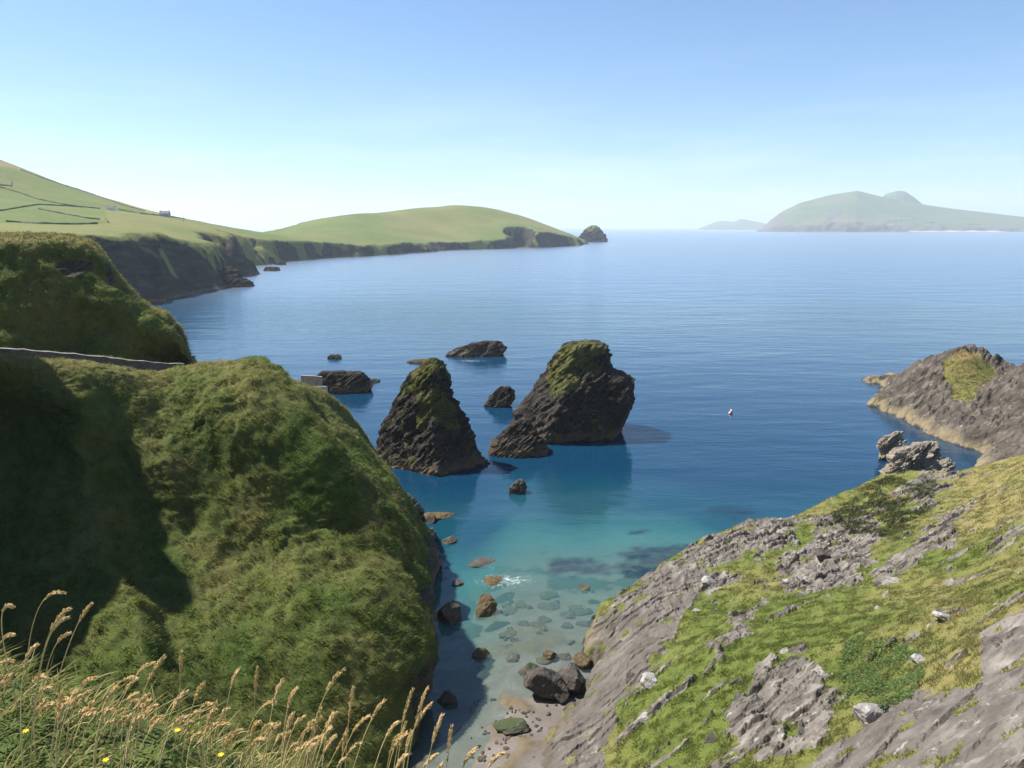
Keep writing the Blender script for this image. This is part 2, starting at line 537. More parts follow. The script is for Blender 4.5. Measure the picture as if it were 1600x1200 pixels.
# ================================================================== SETTING
# ------------------------------------------------------------------ sea bed, beach and sea
def bed_z(x, y):
    s = 57.0 + 16.0 * sstep(-8, 1.5, x) + 1.0 * np.sin(x * 0.45) + np.clip(np.abs(x - 2) - 14, 0, 60) * 0.15
    t = y - s
    z = np.where(t < 0, -t * 0.10, -0.045 * t - 0.0011 * t * t)
    z = z - 3.2 * sstep(136, 172, y + 0.28 * (x - 10)) - 12 * sstep(150, 215, y)
    z = z - 3.0 * sstep(24, 44, x) * sstep(95, 125, y)
    return np.maximum(z, -26)

xs = np.arange(-40, 130.1, 0.6); ys = np.arange(34, 190.1, 0.6)
X, Y = np.meshgrid(xs, ys)
Vb = np.stack([X, Y, np.zeros_like(X)], -1)
Z = bed_z(X, Y)
rk = fbm(Vb * 0.22, 4, 31)
rmask = sstep(0.28, 0.5, rk) * sstep(96, 82, Y) + 0.0
Z = Z + rmask * (0.25 + 0.35 * np.abs(fbm(Vb * 0.9, 3, 5))) + 0.05 * fbm(Vb * 0.5, 3, 9)
# weedy reefs under the water
_px, _py = proj(np.stack([X, Y, np.zeros_like(X)], -1))
def blob(px, py, rx, ry):
    return np.exp(-(((_px - px) / rx) ** 2 + ((_py - py) / ry) ** 2))
weed = blob(1040, 862, 75, 12) + blob(1010, 895, 60, 18) + 0.9 * blob(890, 885, 45, 18) + 0.7 * blob(1150, 800, 60, 12) + 0.6 * blob(1000, 830, 30, 6) + 0.6 * blob(820, 862, 35, 8) + blob(1075, 885, 45, 15)
weed = sstep(0.35, 0.6, weed + 0.45 * fbm(Vb * 0.35, 4, 77))
Vb[..., 2] = Z
b = NB('sand_and_reef')
p = b.pos()
sc_ = b.mix(b.noise(p, 0.8, 6, 0.7), (0.10, 0.084, 0.073), (0.19, 0.162, 0.14))
peb = b.n('ShaderNodeTexVoronoi'); peb.inputs['Scale'].default_value = 3.5; b.set(peb.inputs['Vector'], p)
sc_ = b.mix(b.mapr(b.noise(p, 0.35, 4), 0.42, 0.62, 0, 0.65), sc_, b.mix(b.noise(peb.outputs['Color'], 4), (0.08, 0.07, 0.06), (0.32, 0.28, 0.25)))
rc_ = b.mix(b.noise(p, 1.3, 6, 0.7), (0.05, 0.04, 0.025), (0.22, 0.17, 0.10))
c = b.mix(b.attr('reef'), sc_, rc_)
c = b.mix(b.attr('weed'), c, (0.012, 0.016, 0.010))
M['bed'] = b.done(b.principled(c, 0.85, b.bump(b.noise(p, 3.5, 6, 0.7), 0.7, 0.12), 0.25))
tag(grid_obj('beach', Vb, M['bed'], {'reef': rmask, 'weed': weed}), kind='structure')

def spaced(lo, hi, step, far, ratio):
    a = list(np.arange(lo, hi + 0.01, step))
    s = step
    while a[-1] < far: s *= ratio; a.append(a[-1] + s)
    s = step
    while a[0] > -far: s *= ratio; a.insert(0, a[0] - s)
    return np.array(a)
xs = spaced(-60, 130, 1.0, 70000, 1.12); ys = spaced(55, 260, 1.0, 80000, 1.10)
ys = ys[ys > -8000]
X, Y = np.meshgrid(xs, ys)
Vw = np.stack([X, Y, np.zeros_like(X)], -1)
dep = -bed_z(X, Y)
ww = np.zeros_like(X)
_px, _py = proj(Vw)
weedw = blob(1040, 862, 75, 12) + blob(1010, 895, 60, 18) + 0.9 * blob(890, 885, 45, 18) + 0.7 * blob(1150, 800, 60, 12) + 0.6 * blob(1000, 830, 30, 6) + blob(1075, 885, 45, 15)
weedw = sstep(0.35, 0.7, weedw + 0.45 * fbm(Vw * 0.35, 4, 77)) * (Y < 200)
foam = 0.74 * blob(800, 906, 60, 11) + 0.55 * blob(770, 880, 30, 14) + 0.42 * blob(770, 930, 70, 35) + 0.95 * blob(735, 564, 46, 3) + 0.5 * blob(700, 748, 60, 3) + 0.45 * blob(860, 702, 60, 3) + 0.4 * blob(520, 622, 40, 3) + 0.6 * blob(1385, 608, 25, 3)
foam = np.where((Y > 60) & (Y < 300), foam, 0)
b = NB('sea_water')
p = b.pos()
d = b.attr('depth')
body = b.ramp(b.mapr(d, 0, 12), [(0.0, (0.16, 0.21, 0.17)), (0.12, (0.13, 0.265, 0.215)), (0.32, (0.052, 0.215, 0.20)), (0.50, (0.009, 0.078, 0.108)), (1.0, (0.004, 0.037, 0.076))])
body = b.mix(b.attr('open'), body, (0.012, 0.088, 0.168))
body = b.mix(b.math('MULTIPLY', b.attr('weed'), b.mapr(b.noise(p, 0.7, 4), 0.3, 0.6, 0.5, 0.95)), body, (0.004, 0.025, 0.045))
big = b.noise(p, 0.012, 4, 0.6, 0.6)
body = b.mix(b.mapr(big, 0.35, 0.7, 0, 0.35), body, (0.003, 0.03, 0.085))
diff = b.n('ShaderNodeBsdfDiffuse'); b.set(diff.inputs[0], body)
tr = b.n('ShaderNodeBsdfTransparent'); tr.inputs[0].default_value = (0.86, 0.97, 0.95, 1)
op = b.math('SUBTRACT', 1.0, b.math('POWER', 2.718, b.math('MULTIPLY', d, -0.21)))
op = b.math('ADD', op, 0.03, True)
mx = b.n('ShaderNodeMixShader'); b.set(mx.inputs[0], op); b.t.links.new(tr.outputs[0], mx.inputs[1]); b.t.links.new(diff.outputs[0], mx.inputs[2])
# wavelets: stretched across the view, calmer and choppier lanes
mp = b.n('ShaderNodeMapping'); b.set(mp.inputs[0], p); mp.inputs['Scale'].default_value = (0.45, 1.3, 1); mp.inputs['Rotation'].default_value = (0, 0, R(-8))
w1 = b.noise(mp.outputs[0], 0.9, 3, 0.55, 0.3)
w2 = b.noise(mp.outputs[0], 0.16, 3, 0.5)
w3 = b.noise(mp.outputs[0], 0.035, 2, 0.5)
h = b.math('ADD', b.math('MULTIPLY', w1, 0.12), b.math('ADD', b.math('MULTIPLY', w2, 0.4), b.math('MULTIPLY', w3, 0.9)))
opn = b.attr('open')
h = b.math('MULTIPLY', h, b.math('ADD', 1.0, b.math('MULTIPLY', opn, 2.0)))
nrm = b.bump(h, 0.38, 1.0)
gl = b.n('ShaderNodeBsdfGlossy'); b.set(gl.inputs['Roughness'], b.math('ADD', 0.03, b.math('MULTIPLY', opn, 0.22))); b.set(gl.inputs['Normal'], nrm)
gl.inputs[0].default_value = (1, 1, 1, 1)
fr = b.n('ShaderNodeFresnel'); fr.inputs[0].default_value = 1.333; b.set(fr.inputs['Normal'], nrm)
m2 = b.n('ShaderNodeMixShader'); b.set(m2.inputs[0], fr.outputs[0]); b.t.links.new(mx.outputs[0], m2.inputs[1]); b.t.links.new(gl.outputs[0], m2.inputs[2])
fo = b.n('ShaderNodeBsdfDiffuse'); fo.inputs[0].default_value = (0.75, 0.78, 0.78, 1)
fm = b.math('MULTIPLY', b.attr('foam'), 1.0)
fn_ = b.noise(p, 1.6, 6, 0.8, 1.6)
fm = b.mapr(b.math('ADD', fm, b.math('MULTIPLY', b.math('SUBTRACT', fn_, 0.5), 3.2)), 0.85, 1.25, 0.0, 0.75)
m3 = b.n('ShaderNodeMixShader'); b.set(m3.inputs[0], fm); b.t.links.new(m2.outputs[0], m3.inputs[1]); b.t.links.new(fo.outputs[0], m3.inputs[2])
M['sea'] = b.done(m3.outputs[0])
tag(grid_obj('sea', Vw, M['sea'], {'depth': np.clip(dep, 0, 30), 'weed': weedw, 'foam': foam, 'open': sstep(190, 700, Y)}), kind='structure')

# ------------------------------------------------------------------ near cliff on the left, a loft through its spurs
cols = [
    # crest(px,py,Y), then (px,py,z) down the face
    [(-260, 545, 78), (-300, 640, 29), (-330, 800, 20), (-320, 1020, 12), (-200, 1600, -1)],
    [(-60, 556, 81), (-70, 650, 28), (-80, 810, 19), (-50, 1030, 11), (150, 1520, -1)],
    [(40, 562, 85), (70, 660, 27.5), (90, 820, 18), (140, 1040, 10.5), (360, 1440, -1)],
    [(140, 569, 89), (190, 680, 26.5), (230, 840, 16.5), (300, 1050, 9.5), (540, 1360, -1)],
    [(240, 584, 94), (300, 695, 25), (360, 850, 15.5), (450, 1050, 8.5), (632, 1275, -1)],
    [(315, 571, 98), (390, 700, 24.5), (465, 850, 14.5), (560, 1025, 7.0), (655, 1175, -1)],
    [(400, 568, 106), (475, 700, 23.5), (550, 830, 14.0), (618, 965, 6.0), (664, 1085, -1)],
    [(455, 594, 114), (530, 705, 20.5), (598, 815, 12.0), (648, 920, 5.0), (676, 1000, -1)],
    [(505, 613, 122), (575, 710, 17.0), (630, 800, 10.0), (672, 870, 4.0), (692, 900, -1)],
    [(540, 640, 131), (600, 725, 13.0), (642, 795, 8.0), (678, 840, 3.5), (690, 860, -1)],
    [(576, 690, 138), (620, 745, 9.0), (650, 790, 5.5), (672, 820, 2.5), (682, 838, -1)],
    [(610, 755, 143), (640, 775, 5.0), (655, 795, 3.0), (665, 808, 1.5), (672, 815, -1)],
]
C = []
nC = len(cols)
for k, cdef in enumerate(cols):
    crest = P(cdef[0][0], cdef[0][1], Y=cdef[0][2])
    f = [crest] + [P(a, b_, z=c_) for a, b_, c_ in cdef[1:]]
    k0 = sstep(4.0, 7.0, np.array(float(k)))
    kt = float(sstep(4.5, 6.5, np.array(float(k))) * sstep(11, 9.5, np.array(float(k))))      # the ridge has a rounded top some metres wide
    brk = (0.5 * (f[0] + f[1]) + np.array([0, 0, 0.6])) * (1 - kt) + (crest + np.array([2.6, -8.5, -1.1])) * kt
    f = [crest, brk] + f[1:]
    sx_ = crest[0] / crest[1] * 1.15
    b1 = crest + np.array([sx_ * 6 - 3 * k0, 6, -1.2 - 2.0 * k0])
    b2 = crest + np.array([sx_ * 20 - 8 * k0, 20, -3.5 - (crest[2] * 0.45) * k0])
    b3 = crest + np.array([sx_ * 38 - 14 * k0, 38 - 6 * k0, -5 * (1 - k0) - (crest[2] + 2) * k0])
    low = f[-1] + np.array([0.3, -0.3, -6])
    C.append([b3, b2, b1] + f + [low])
C.append([q + np.array([0.6, 3.0, -2.0]) * (1 + 0.2 * i) for i, q in enumerate(C[-1])])
CT = np.array(C).transpose(1, 0, 2)
VA = spline_grid(CT, 420, 560)
tt = np.linspace(0, CT.shape[0] - 1, 420)[:, None] * np.ones((1, 560))     # 3 = crest, 8 = water
ss = np.linspace(0, CT.shape[1] - 1, 560)[None, :] * np.ones((420, 1))
N0 = grid_normals(VA)
if N0[150, 200, 2] < 0: N0 = -N0
face = sstep(3.0, 4.3, tt)
# spurs: every ridge of turf runs down the face along a column line
wob = ss + 0.35 * fbm(VA * 0.05, 3, 3) + 0.12 * fbm(VA * 0.2, 3, 13)
spur = np.zeros_like(ss)
for c0, wl, wr, amp in ((2.6, 1.0, .20, 3.2), (5.75, 1.1, .12, 5.6), (7.1, .5, .14, 2.2), (8.2, .5, .2, 0.9), (0.9, 1.0, .3, 2.0), (4.6, .6, .25, 0.9)):
    t_s = wob - c0
    spur += amp * np.where(t_s < 0, np.exp(-(t_s / wl) ** 2), np.exp(-(np.abs(t_s) / wr) ** 1.5))
disp = face * sstep(8.2, 7.2, tt) * spur - 0.8 * face
disp += face * (0.9 * fbm(VA * 0.09, 4, 21) + 0.5 * (ridged(np.stack([ss * 1.5, tt * 0.45, 0 * ss], -1) + 0.25 * fbm(VA * 0.12, 3, 23)[..., None], 3, 22) - 0.3))
tz = VA[..., 2] / 1.5 + 1.6 * fbm(VA * 0.10, 4, 44) + 0.4 * fbm(VA * 0.5, 2, 45)
tuft = 0.20 * fbm(VA * 0.5, 4, 41, 0.6) + 0.20 * np.abs(fbm(VA * 1.0, 3, 42)) + 0.24 * face * sstep(0, 0.7, tz - np.floor(tz)) * sstep(1.0, 0.85, tz - np.floor(tz)) * sstep(-0.2, 0.3, fbm(VA * 0.12, 3, 46))
hz = VA[..., 2]
px_, py_ = proj(VA)
rockA = sstep(6.5, 2.0, hz + 2.5 * fbm(VA * 0.15, 3, 6)) * sstep(4.0, 6.0, ss)
rockA = np.maximum(rockA, sstep(10.2, 11.2, ss) * sstep(5, 7, tt))
disp += tuft * (1 - rockA) + rockA * (0.9 * ledges(VA, 0.9, 3) + 0.5 * strata(VA, 0.6, 4.0, 11))
VA = VA + N0 * disp[..., None]
dryA = 0.25 + 0.5 * sstep(4.0, 2.9, tt) + 0.35 * fbm(VA * 0.15, 3, 51)
tag(grid_obj('terrain', VA, M['cliff'], {'rock': rockA, 'dry': dryA}), kind='structure')

# ------------------------------------------------------------------ second headland on the left, flat topped
pxs = [-300, -120, 0, 60, 112, 150, 183, 228, 262, 284, 296]
cpy = [371, 372, 372, 372, 375, 388, 432, 476, 492, 520, 556]
cy = [128, 130, 132, 134, 135, 136, 137, 138, 138, 138, 137]
mpx = [-300, -120, 0, 62, 116, 158, 195, 232, 262, 284, 296]
mpy = [440, 440, 445, 450, 455, 465, 495, 512, 532, 552, 575]
myy = [124.5, 126, 127.5, 129, 130, 130.5, 130.5, 131, 132, 133, 134.5]
fpx = [-300, -120, 0, 60, 115, 160, 195, 230, 258, 280, 294]
fpy = [562, 564, 566, 570, 575, 580, 590, 600, 620, 640, 660]
fz = [29.5, 29.5, 28.5, 27.5, 26.5, 26, 24.5, 22, 17, 12, 6]
C = []
for k in range(len(pxs)):
    cr = P(pxs[k], cpy[k], Y=cy[k]); md = P(mpx[k], mpy[k], Y=myy[k]); ft = P(fpx[k], fpy[k], z=fz[k])
    kk = float(sstep(5.0, 8.0, np.array(float(k))))
    sx_ = cr[0] / cr[1] * 1.06
    b1 = cr + np.array([sx_ * 10, 10, 0.3 - 3 * kk]); b2 = cr + np.array([sx_ * 60, 60, -3 - 18 * kk])
    b0 = cr + np.array([sx_ * 90, 90, -12 - (cr[2] - 8) * kk])
    C.append([b0, b2, b1, cr, 0.5 * (cr + md) + np.array([0.4, -0.6, 0.5]), md, 0.5 * (md + ft) + np.array([0, 0.6, -0.5]), ft, ft + np.array([0.4, -1.0, -9]), ft + np.array([0.8, -2.0, -9 - ft[2]])])
C.append([q + np.array([1.0, 0.5, -3.0 - 0.3 * i]) for i, q in enumerate(C[-1])])
C.append([np.array([q[0] + 1.0, q[1] + 1.5, -3.0]) for q in C[-1]])
CT = np.array(C).transpose(1, 0, 2)
VB = spline_grid(CT, 260, 240)
N0 = grid_normals(VB)
if N0[60, 40, 2] < 0: N0 = -N0
tt = np.linspace(0, CT.shape[0] - 1, 260)[:, None] * np.ones((1, 240))
ss = np.linspace(0, CT.shape[1] - 1, 240)[None, :] * np.ones((260, 1))
face = sstep(3.1, 3.8, tt)
disp = face * (1.5 * fbm(VB * 0.10, 4, 61)) + 0.35 * fbm(VB * 0.5, 4, 62) + 0.2 * np.abs(fbm(VB * 1.3, 3, 63))
rockB = np.maximum(sstep(9.2, 10.2, ss) * sstep(3.3, 4.2, tt), 0.9 * sstep(0.35, 0.7, fbm(VB * 0.13, 4, 64)) * face)
rockB = np.maximum(rockB, 0.75 * sstep(0.5, 0, np.abs(ss - 5.6)) * sstep(2.9, 3.3, tt) * sstep(4.6, 4.0, tt))
disp += rockB * (0.9 * ledges(VB, 0.8, 5))
VB = VB + N0 * disp[..., None]
dryB = 0.2 + 0.6 * sstep(3.7, 3.0, tt) + 0.3 * fbm(VB * 0.15, 3, 65)
tag(grid_obj('terrain', VB, M['cliff'], {'rock': rockB, 'dry': dryB}), kind='structure')

# ------------------------------------------------------------------ sunlit slope on the right of the cove
def pts_of(l): return [P(a, b_, z=c_) for a, b_, c_ in l]
ctl = pts_of([(740, 1260, 0.5), (845, 1180, 1.2), (915, 1050, 2.0), (925, 990, 2.2), (950, 950, 3.2), (1010, 905, 5), (1080, 860, 6.8), (1170, 820, 7.4),
              (1240, 808, 7.6), (1300, 785, 8), (1385, 738, 10.5), (1460, 740, 12.2), (1530, 738, 15.2), (1600, 715, 20), (1750, 650, 28),
              (1000, 1000, 7), (1100, 950, 9), (1200, 900, 10.5), (1300, 850, 11.5), (1400, 800, 13), (1500, 790, 16), (1600, 800, 22),
              (1000, 1100, 7.4), (1100, 1050, 11), (1200, 1000, 13), (1300, 1000, 16), (1400, 950, 17.5), (1500, 900, 19.5), (1600, 900, 24),
              (950, 1180, 5.5), (1100, 1180, 12), (1250, 1150, 16), (1400, 1100, 20), (1600, 1050, 26), (1600, 1190, 27), (1400, 1190, 21.5),
              (1000, 1300, 9.5), (1600, 1400, 30), (1250, 1400, 18)])
topH = tps(ctl, 0.3)
coastH = [(-3, 40), (-1, 50), (1.2, 58), (2.6, 66), (6.8, 76), (8.4, 86), (10, 91), (15.6, 95.5), (22.6, 101.5), (33, 110), (41, 113.5), (49, 118.5), (60, 125.5),
          (69, 122), (77, 113), (85, 102), (95, 90), (100, 30), (60, 12), (25, 12), (5, 25)]
xs = np.arange(-2, 98, 0.18); ys = np.arange(16, 128, 0.18)
X, Y = np.meshgrid(xs, ys)
q3 = np.stack([X, Y, np.zeros_like(X)], -1)
d = poly_dist(X, Y, coastH) + 1.6 * fbm(q3 * 0.13, 4, 71) + 0.5 * fbm(q3 * 0.5, 3, 72)
zt = topH(X, Y)
VH = np.stack([X, Y, zt], -1)
px_, py_ = proj(VH)
jit = fbm(VH * 0.22, 5, 74, 0.65) * 26
jit2 = fbm(VH * 0.22 + 40, 5, 75, 0.65) * 22
polys = [
    [(830, 1210), (890, 1080), (925, 985), (955, 945), (1010, 905), (1080, 858), (1120, 850), (1105, 905), (1065, 960), (1045, 1015), (1005, 1060), (965, 1110), (940, 1210)],
    [(1085, 862), (1170, 815), (1245, 800), (1235, 838), (1190, 862), (1130, 884)],
    [(1200, 880), (1262, 835), (1342, 800), (1368, 830), (1362, 872), (1330, 922), (1270, 926), (1210, 902)],
    [(1340, 922), (1400, 868), (1500, 788), (1530, 788), (1500, 832), (1430, 884), (1372, 930)],
    [(1102, 1045), (1150, 958), (1202, 928), (1198, 952), (1162, 992), (1112, 1045)],
    [(1138, 1112), (1210, 1050), (1290, 1035), (1296, 1090), (1282, 1150), (1230, 1205), (1160, 1205), (1128, 1150)],
    [(1330, 1160), (1395, 1112), (1440, 1092), (1532, 1070), (1520, 1000), (1562, 980), (1640, 965), (1640, 1240), (1240, 1240), (1285, 1175)],
    [(1455, 972), (1480, 955), (1505, 962), (1478, 980)], [(1470, 905), (1480, 885), (1496, 885), (1484, 915)],
    [(1090, 930), (1140, 890), (1160, 900), (1110, 940)], [(1225, 1030), (1250, 1010), (1262, 1020), (1236, 1040)],
    [(1420, 1040), (1450, 1015), (1470, 1035), (1440, 1060)], [(1380, 770), (1440, 745), (1500, 735), (1480, 765), (1420, 790)]]
rock = np.zeros(X.shape, bool)
for k, pl in enumerate(polys):
    js = 0.35 if k in (0, 6) else 1.0
    rock |= in_poly(px_ + jit * js, py_ + jit2 * js, pl)
rockH = rock.astype(float)
# soften a little
for _ in range(2):
    rockH[1:-1, 1:-1] = (rockH[1:-1, 1:-1] * 4 + rockH[:-2, 1:-1] + rockH[2:, 1:-1] + rockH[1:-1, :-2] + rockH[1:-1, 2:]) / 8
edge = sstep(5.5, 1.5, d)
rockH = np.maximum(rockH, edge * sstep(-0.35, 0.1, fbm(q3 * 0.3, 3, 78) - 0.2 + sstep(3, 1, d)))
strip_n = fbm(np.stack([(X * 0.93 + Y * 0.37) / 9, (-X * 0.37 + Y * 0.93) / 2.0, 0 * X], -1), 4, 79, 0.6)
rockH = np.maximum(rockH, sstep(0.52, 0.62, strip_n) * 0.9)
rockH = rockH * (1 - 0.85 * sstep(0.45, 0.62, fbm(q3 * 0.45, 4, 80, 0.6)))
slab = in_poly(px_, py_, polys[0]) | in_poly(px_, py_, polys[6])
sm = slab.astype(float)
for _ in range(3):
    sm[1:-1, 1:-1] = (sm[1:-1, 1:-1] * 4 + sm[:-2, 1:-1] + sm[2:, 1:-1] + sm[1:-1, :-2] + sm[1:-1, 2:]) / 8
ra = (X * 0.93 + Y * 0.37); rb = (-X * 0.37 + Y * 0.93)
rib = ridged(np.stack([ra / 4.5, rb / 0.9, 0 * X], -1), 4, 86, 0.6)
blk = np.floor(rb / 0.8 + 1.3 * fbm(q3 * 0.25, 3, 87)) * 7.31 + np.floor(ra / 2.2 + 1.1 * fbm(q3 * 0.3 + 9, 3, 88)) * 3.17
blk = np.modf(np.abs(np.sin(blk * 12.9898) * 43758.5453))[0] - 0.5
def saw(per, sd_):
    h_ = rb / per + 0.9 * fbm(np.stack([ra / 7, rb / 3, 0 * X], -1), 4, sd_)
    k_ = np.floor(h_); f_ = h_ - k_
    am = np.modf(np.abs(np.sin(k_ * 12.9898 + sd_ + np.floor(ra / 6 + 0.5 * np.sin(k_ * 4.1)) * 3.3) * 43758.5453))[0]
    return am * (1 - f_) * sstep(0.0, 0.12, f_)
s1, s2 = saw(1.7, 87), saw(0.6, 88)
rel = 0.3 * ledges(VH, 0.45, 9) + 0.25 * strata(VH, 0.35, 2.0, 81) + 0.35 * ledges(VH + 30, 1.5, 4) + 0.2 * (rib - 0.3) + 0.75 * s1 + 0.28 * s2 + 0.12 * blk - 0.3
zz = zt + 0.9 * fbm(q3 * 0.07, 3, 82)
zz += rockH * ((rel + 0.25) * (1 - 0.72 * sm) + sm * (0.20 * strata(VH, 0.25, 6.0, 90) + 0.08 * rib + 0.22 * s1 + 0.08 * s2 - 0.1)) + (1 - rockH) * (0.16 * fbm(q3 * 0.6, 3, 83) + 0.10 * np.abs(fbm(q3 * 1.5, 3, 84)))
cl = -2.5 + 2.1 * np.maximum(d, -2) + 0.9 * ledges(VH, 0.8, 6)
k_ = 0.8
hh = np.clip(0.5 + 0.5 * (cl - zz) / k_, 0, 1)
VH[..., 2] = cl * (1 - hh) + zz * hh - k_ * hh * (1 - hh)
VH[..., 2] = np.maximum(VH[..., 2], -6)
keep = (d > -3.0)
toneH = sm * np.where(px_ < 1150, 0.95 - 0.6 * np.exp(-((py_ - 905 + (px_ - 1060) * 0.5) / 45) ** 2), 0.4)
dryH = 0.42 + 0.3 * sstep(35, 65, X) + 0.75 * fbm(q3 * 0.09, 3, 85) - 0.5 * np.exp(-(((px_ - 1080) / 150) ** 2 + ((py_ - 1060) / 140) ** 2)) - 0.3 * np.exp(-(((px_ - 1280) / 150) ** 2 + ((py_ - 960) / 60) ** 2))
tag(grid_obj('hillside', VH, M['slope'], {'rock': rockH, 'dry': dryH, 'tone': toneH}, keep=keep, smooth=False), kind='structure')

# ------------------------------------------------------------------ rocky headland on the right
ctl = pts_of([(1375, 590, 2.5), (1440, 590, 4), (1462, 575, 8), (1490, 550, 15), (1515, 545, 17), (1540, 548, 16.2), (1562, 580, 12), (1600, 572, 16), (1700, 540, 22),
              (1400, 635, 2.0), (1450, 640, 3.8), (1500, 600, 9.5), (1500, 650, 4.8), (1550, 640, 7.2), (1550, 600, 10), (1600, 620, 11), (1700, 600, 17), (1550, 700, 2.6), (1600, 690, 5.5), (1700, 700, 10), (1480, 690, 1.5)])
topG = tps(ctl, 0.2)
coastG = [tuple(P(a, b_, z=0)[:2]) for a, b_ in [(1366, 600), (1357, 634), (1385, 650), (1415, 665), (1445, 678), (1480, 697), (1508, 707), (1530, 712), (1512, 730), (1503, 745)]]
coastG = [(122, 262), (112, 252)] + coastG + [(85, 135), (90, 110), (180, 110), (178, 185), (150, 196), (146, 222), (134, 262)]
xs = np.arange(76, 185, 0.45); ys = np.arange(112, 270, 0.45)
X, Y = np.meshgrid(xs, ys)
q3 = np.stack([X, Y, np.zeros_like(X)], -1)
d = poly_dist(X, Y, coastG) + 2.0 * fbm(q3 * 0.1, 4, 91) + 0.9 * fbm(q3 * 0.4, 3, 92)
zt = topG(X, Y)
VG = np.stack([X, Y, zt], -1)
px_, py_ = proj(VG)
turf = np.exp(-(((px_ - 1515) / 42) ** 2 + ((py_ - 578) / 33) ** 2) ** 2)
turf = np.maximum(turf, np.exp(-(((px_ - 1508) / 25) ** 2 + ((py_ - 610) / 22) ** 2) ** 2))
rockG = 1 - sstep(0.35, 0.6, turf + 0.35 * fbm(VG * 0.15, 3, 93))
zz = zt + rockG * (1.0 * ledges(VG, 1.2, 15) + 0.8 * strata(VG, 0.7, 5.0, 95) + 1.7 * ledges(VG + 11, 3.4, 8) + 0.8 * (ridged(np.stack([(X * 0.9 + Y * 0.43) / 9, (-X * 0.43 + Y * 0.9) / 2.2, 0 * X], -1), 4, 98) - 0.3)) + 0.2 * fbm(q3 * 0.5, 3, 96)
cl = -2.0 + 1.3 * np.maximum(d, -2) + 0.6 * ledges(VG, 0.8, 16)
hh = np.clip(0.5 + 0.5 * (cl - zz) / 1.0, 0, 1)
VG[..., 2] = np.maximum(cl * (1 - hh) + zz * hh - hh * (1 - hh), -6)
dryG = 0.35 + 0.7 * sstep(570, 548, py_) + 0.3 * fbm(VG * 0.15, 3, 97)
tag(grid_obj('headland', VG, M['headland'], {'rock': rockG, 'dry': dryG}, keep=(d > -3), smooth=False), kind='structure')

# ------------------------------------------------------------------ far coast with fields, running out to the long grassy head
ptl = [P(a, b_, Y=c_) for a, b_, c_ in [
    (-400, 120, 1350), (-200, 175, 1350), (0, 249, 1320), (60, 275, 1280), (120, 296, 1250), (180, 315, 1200), (250, 335, 1150), (330, 351, 1150), (430, 366, 1320),
    (0, 300, 1000), (100, 322, 900), (174, 330, 850), (0, 335, 720), (-200, 320, 700), (0, 354, 560), (130, 354, 560), (250, 362, 590), (285, 378, 600),
    (230, 345, 780), (320, 358, 900), (400, 370, 1120), (-200, 350, 520), (280, 346, 1000),
    (560, 335, 1900), (640, 326, 2150), (700, 322, 2300), (760, 325, 2350), (810, 336, 2380), (850, 350, 2330), (880, 364, 2290),
    (450, 370, 1250), (480, 375, 1262), (560, 378, 1400), (640, 379, 1525), (700, 378, 1720), (745, 375, 1795), (785, 371, 1865), (808, 354, 1998), (840, 362, 1960), (870, 364, 2080), (895, 369, 2200), (908, 377, 2270),
    (560, 360, 1620), (680, 355, 1900), (760, 350, 2050), (480, 360, 1560),
    (0, 300, 1750), (150, 330, 1650), (250, 352, 1550), (330, 366, 1500), (430, 376, 1560), (390, 362, 1200), (360, 358, 1130)]]
ptl += [np.array([-200, 2900, 30.0]), np.array([200, 2800, 15.0]), np.array([-300, 420, 46.0]), np.array([-250, 330, 46.0]), np.array([-420, 2300, 25.0])]
topC = tps(ptl, 0.15)
coastC = [(-140, 170), (-190, 260), (-270, 340), (-300, 420), (-262, 470), (-238, 505), (-236, 560), (-240, 610), (-262, 680), (-290, 760), (-285, 830), (-315, 900),
          (-345, 980), (-342, 1080), (-325, 1180), (-318, 1240), (-255, 1350), (-200, 1500), (-165, 1610), (-141, 1700), (-88, 1760), (-40, 1805), (-12, 1842), (2, 1880), (8, 1975), (34, 1985), (40, 1900), (70, 1900),
          (110, 1985), (150, 2075), (185, 2150), (222, 2270),
          (225, 2400), (150, 2700), (0, 2900), (-250, 2850), (-420, 2300), (-520, 1900), (-600, 1700), (-900, 1800), (-2200, 1900), (-2200, 150), (-400, 120)]
xs = np.concatenate([np.arange(-1800, -520, 14), np.arange(-520, 250, 4.0)]); ys = np.concatenate([np.arange(150, 430, 10), np.arange(430, 1400, 4.0), np.arange(1400, 2440, 5.0), np.arange(2440, 3200, 25)])
X, Y = np.meshgrid(xs, ys)
q3 = np.stack([X, Y, np.zeros_like(X)], -1)
nb = fbm(q3 * 0.012, 5, 101)
d = poly_dist(X, Y, coastC) + 15 * nb + 9 * ridged(q3 * 0.022, 4, 102)
zt = topC(X, Y) + 1.5 * fbm(q3 * 0.01, 4, 103)
steep = 2.1 - 0.3 * sstep(900, 1400, Y) + 0.5 * fbm(q3 * 0.008, 2, 104)
cl = -5 + steep * np.maximum(d, -20) + 5 * ridged(q3 * 0.04, 4, 105)
kf = 5.0
hh = np.clip(0.5 + 0.5 * (cl - zt) / kf, 0, 1)
VC = np.stack([X, Y, cl * (1 - hh) + zt * hh - kf * hh * (1 - hh)], -1)
VC[..., 2] += (1 - hh) * (2.5 * strata(VC, 5, 25, 106) + 2.0 * fbm(q3 * 0.06, 4, 108))
VC[..., 2] = np.maximum(VC[..., 2], -8)
rockC = np.clip((1 - hh) * 1.15 - 0.05 + 0.30 * fbm(VC * 0.03, 4, 107) * (1 - hh), 0, 1)
rockC = rockC * sstep(-0.5, -0.1, fbm(q3 * 0.015, 4, 109) + 0.0 + 0.3 * fbm(VC * 0.06, 3, 111) - 0.004 * np.maximum(VC[..., 2] - 15, 0) * 8 * 0.2)
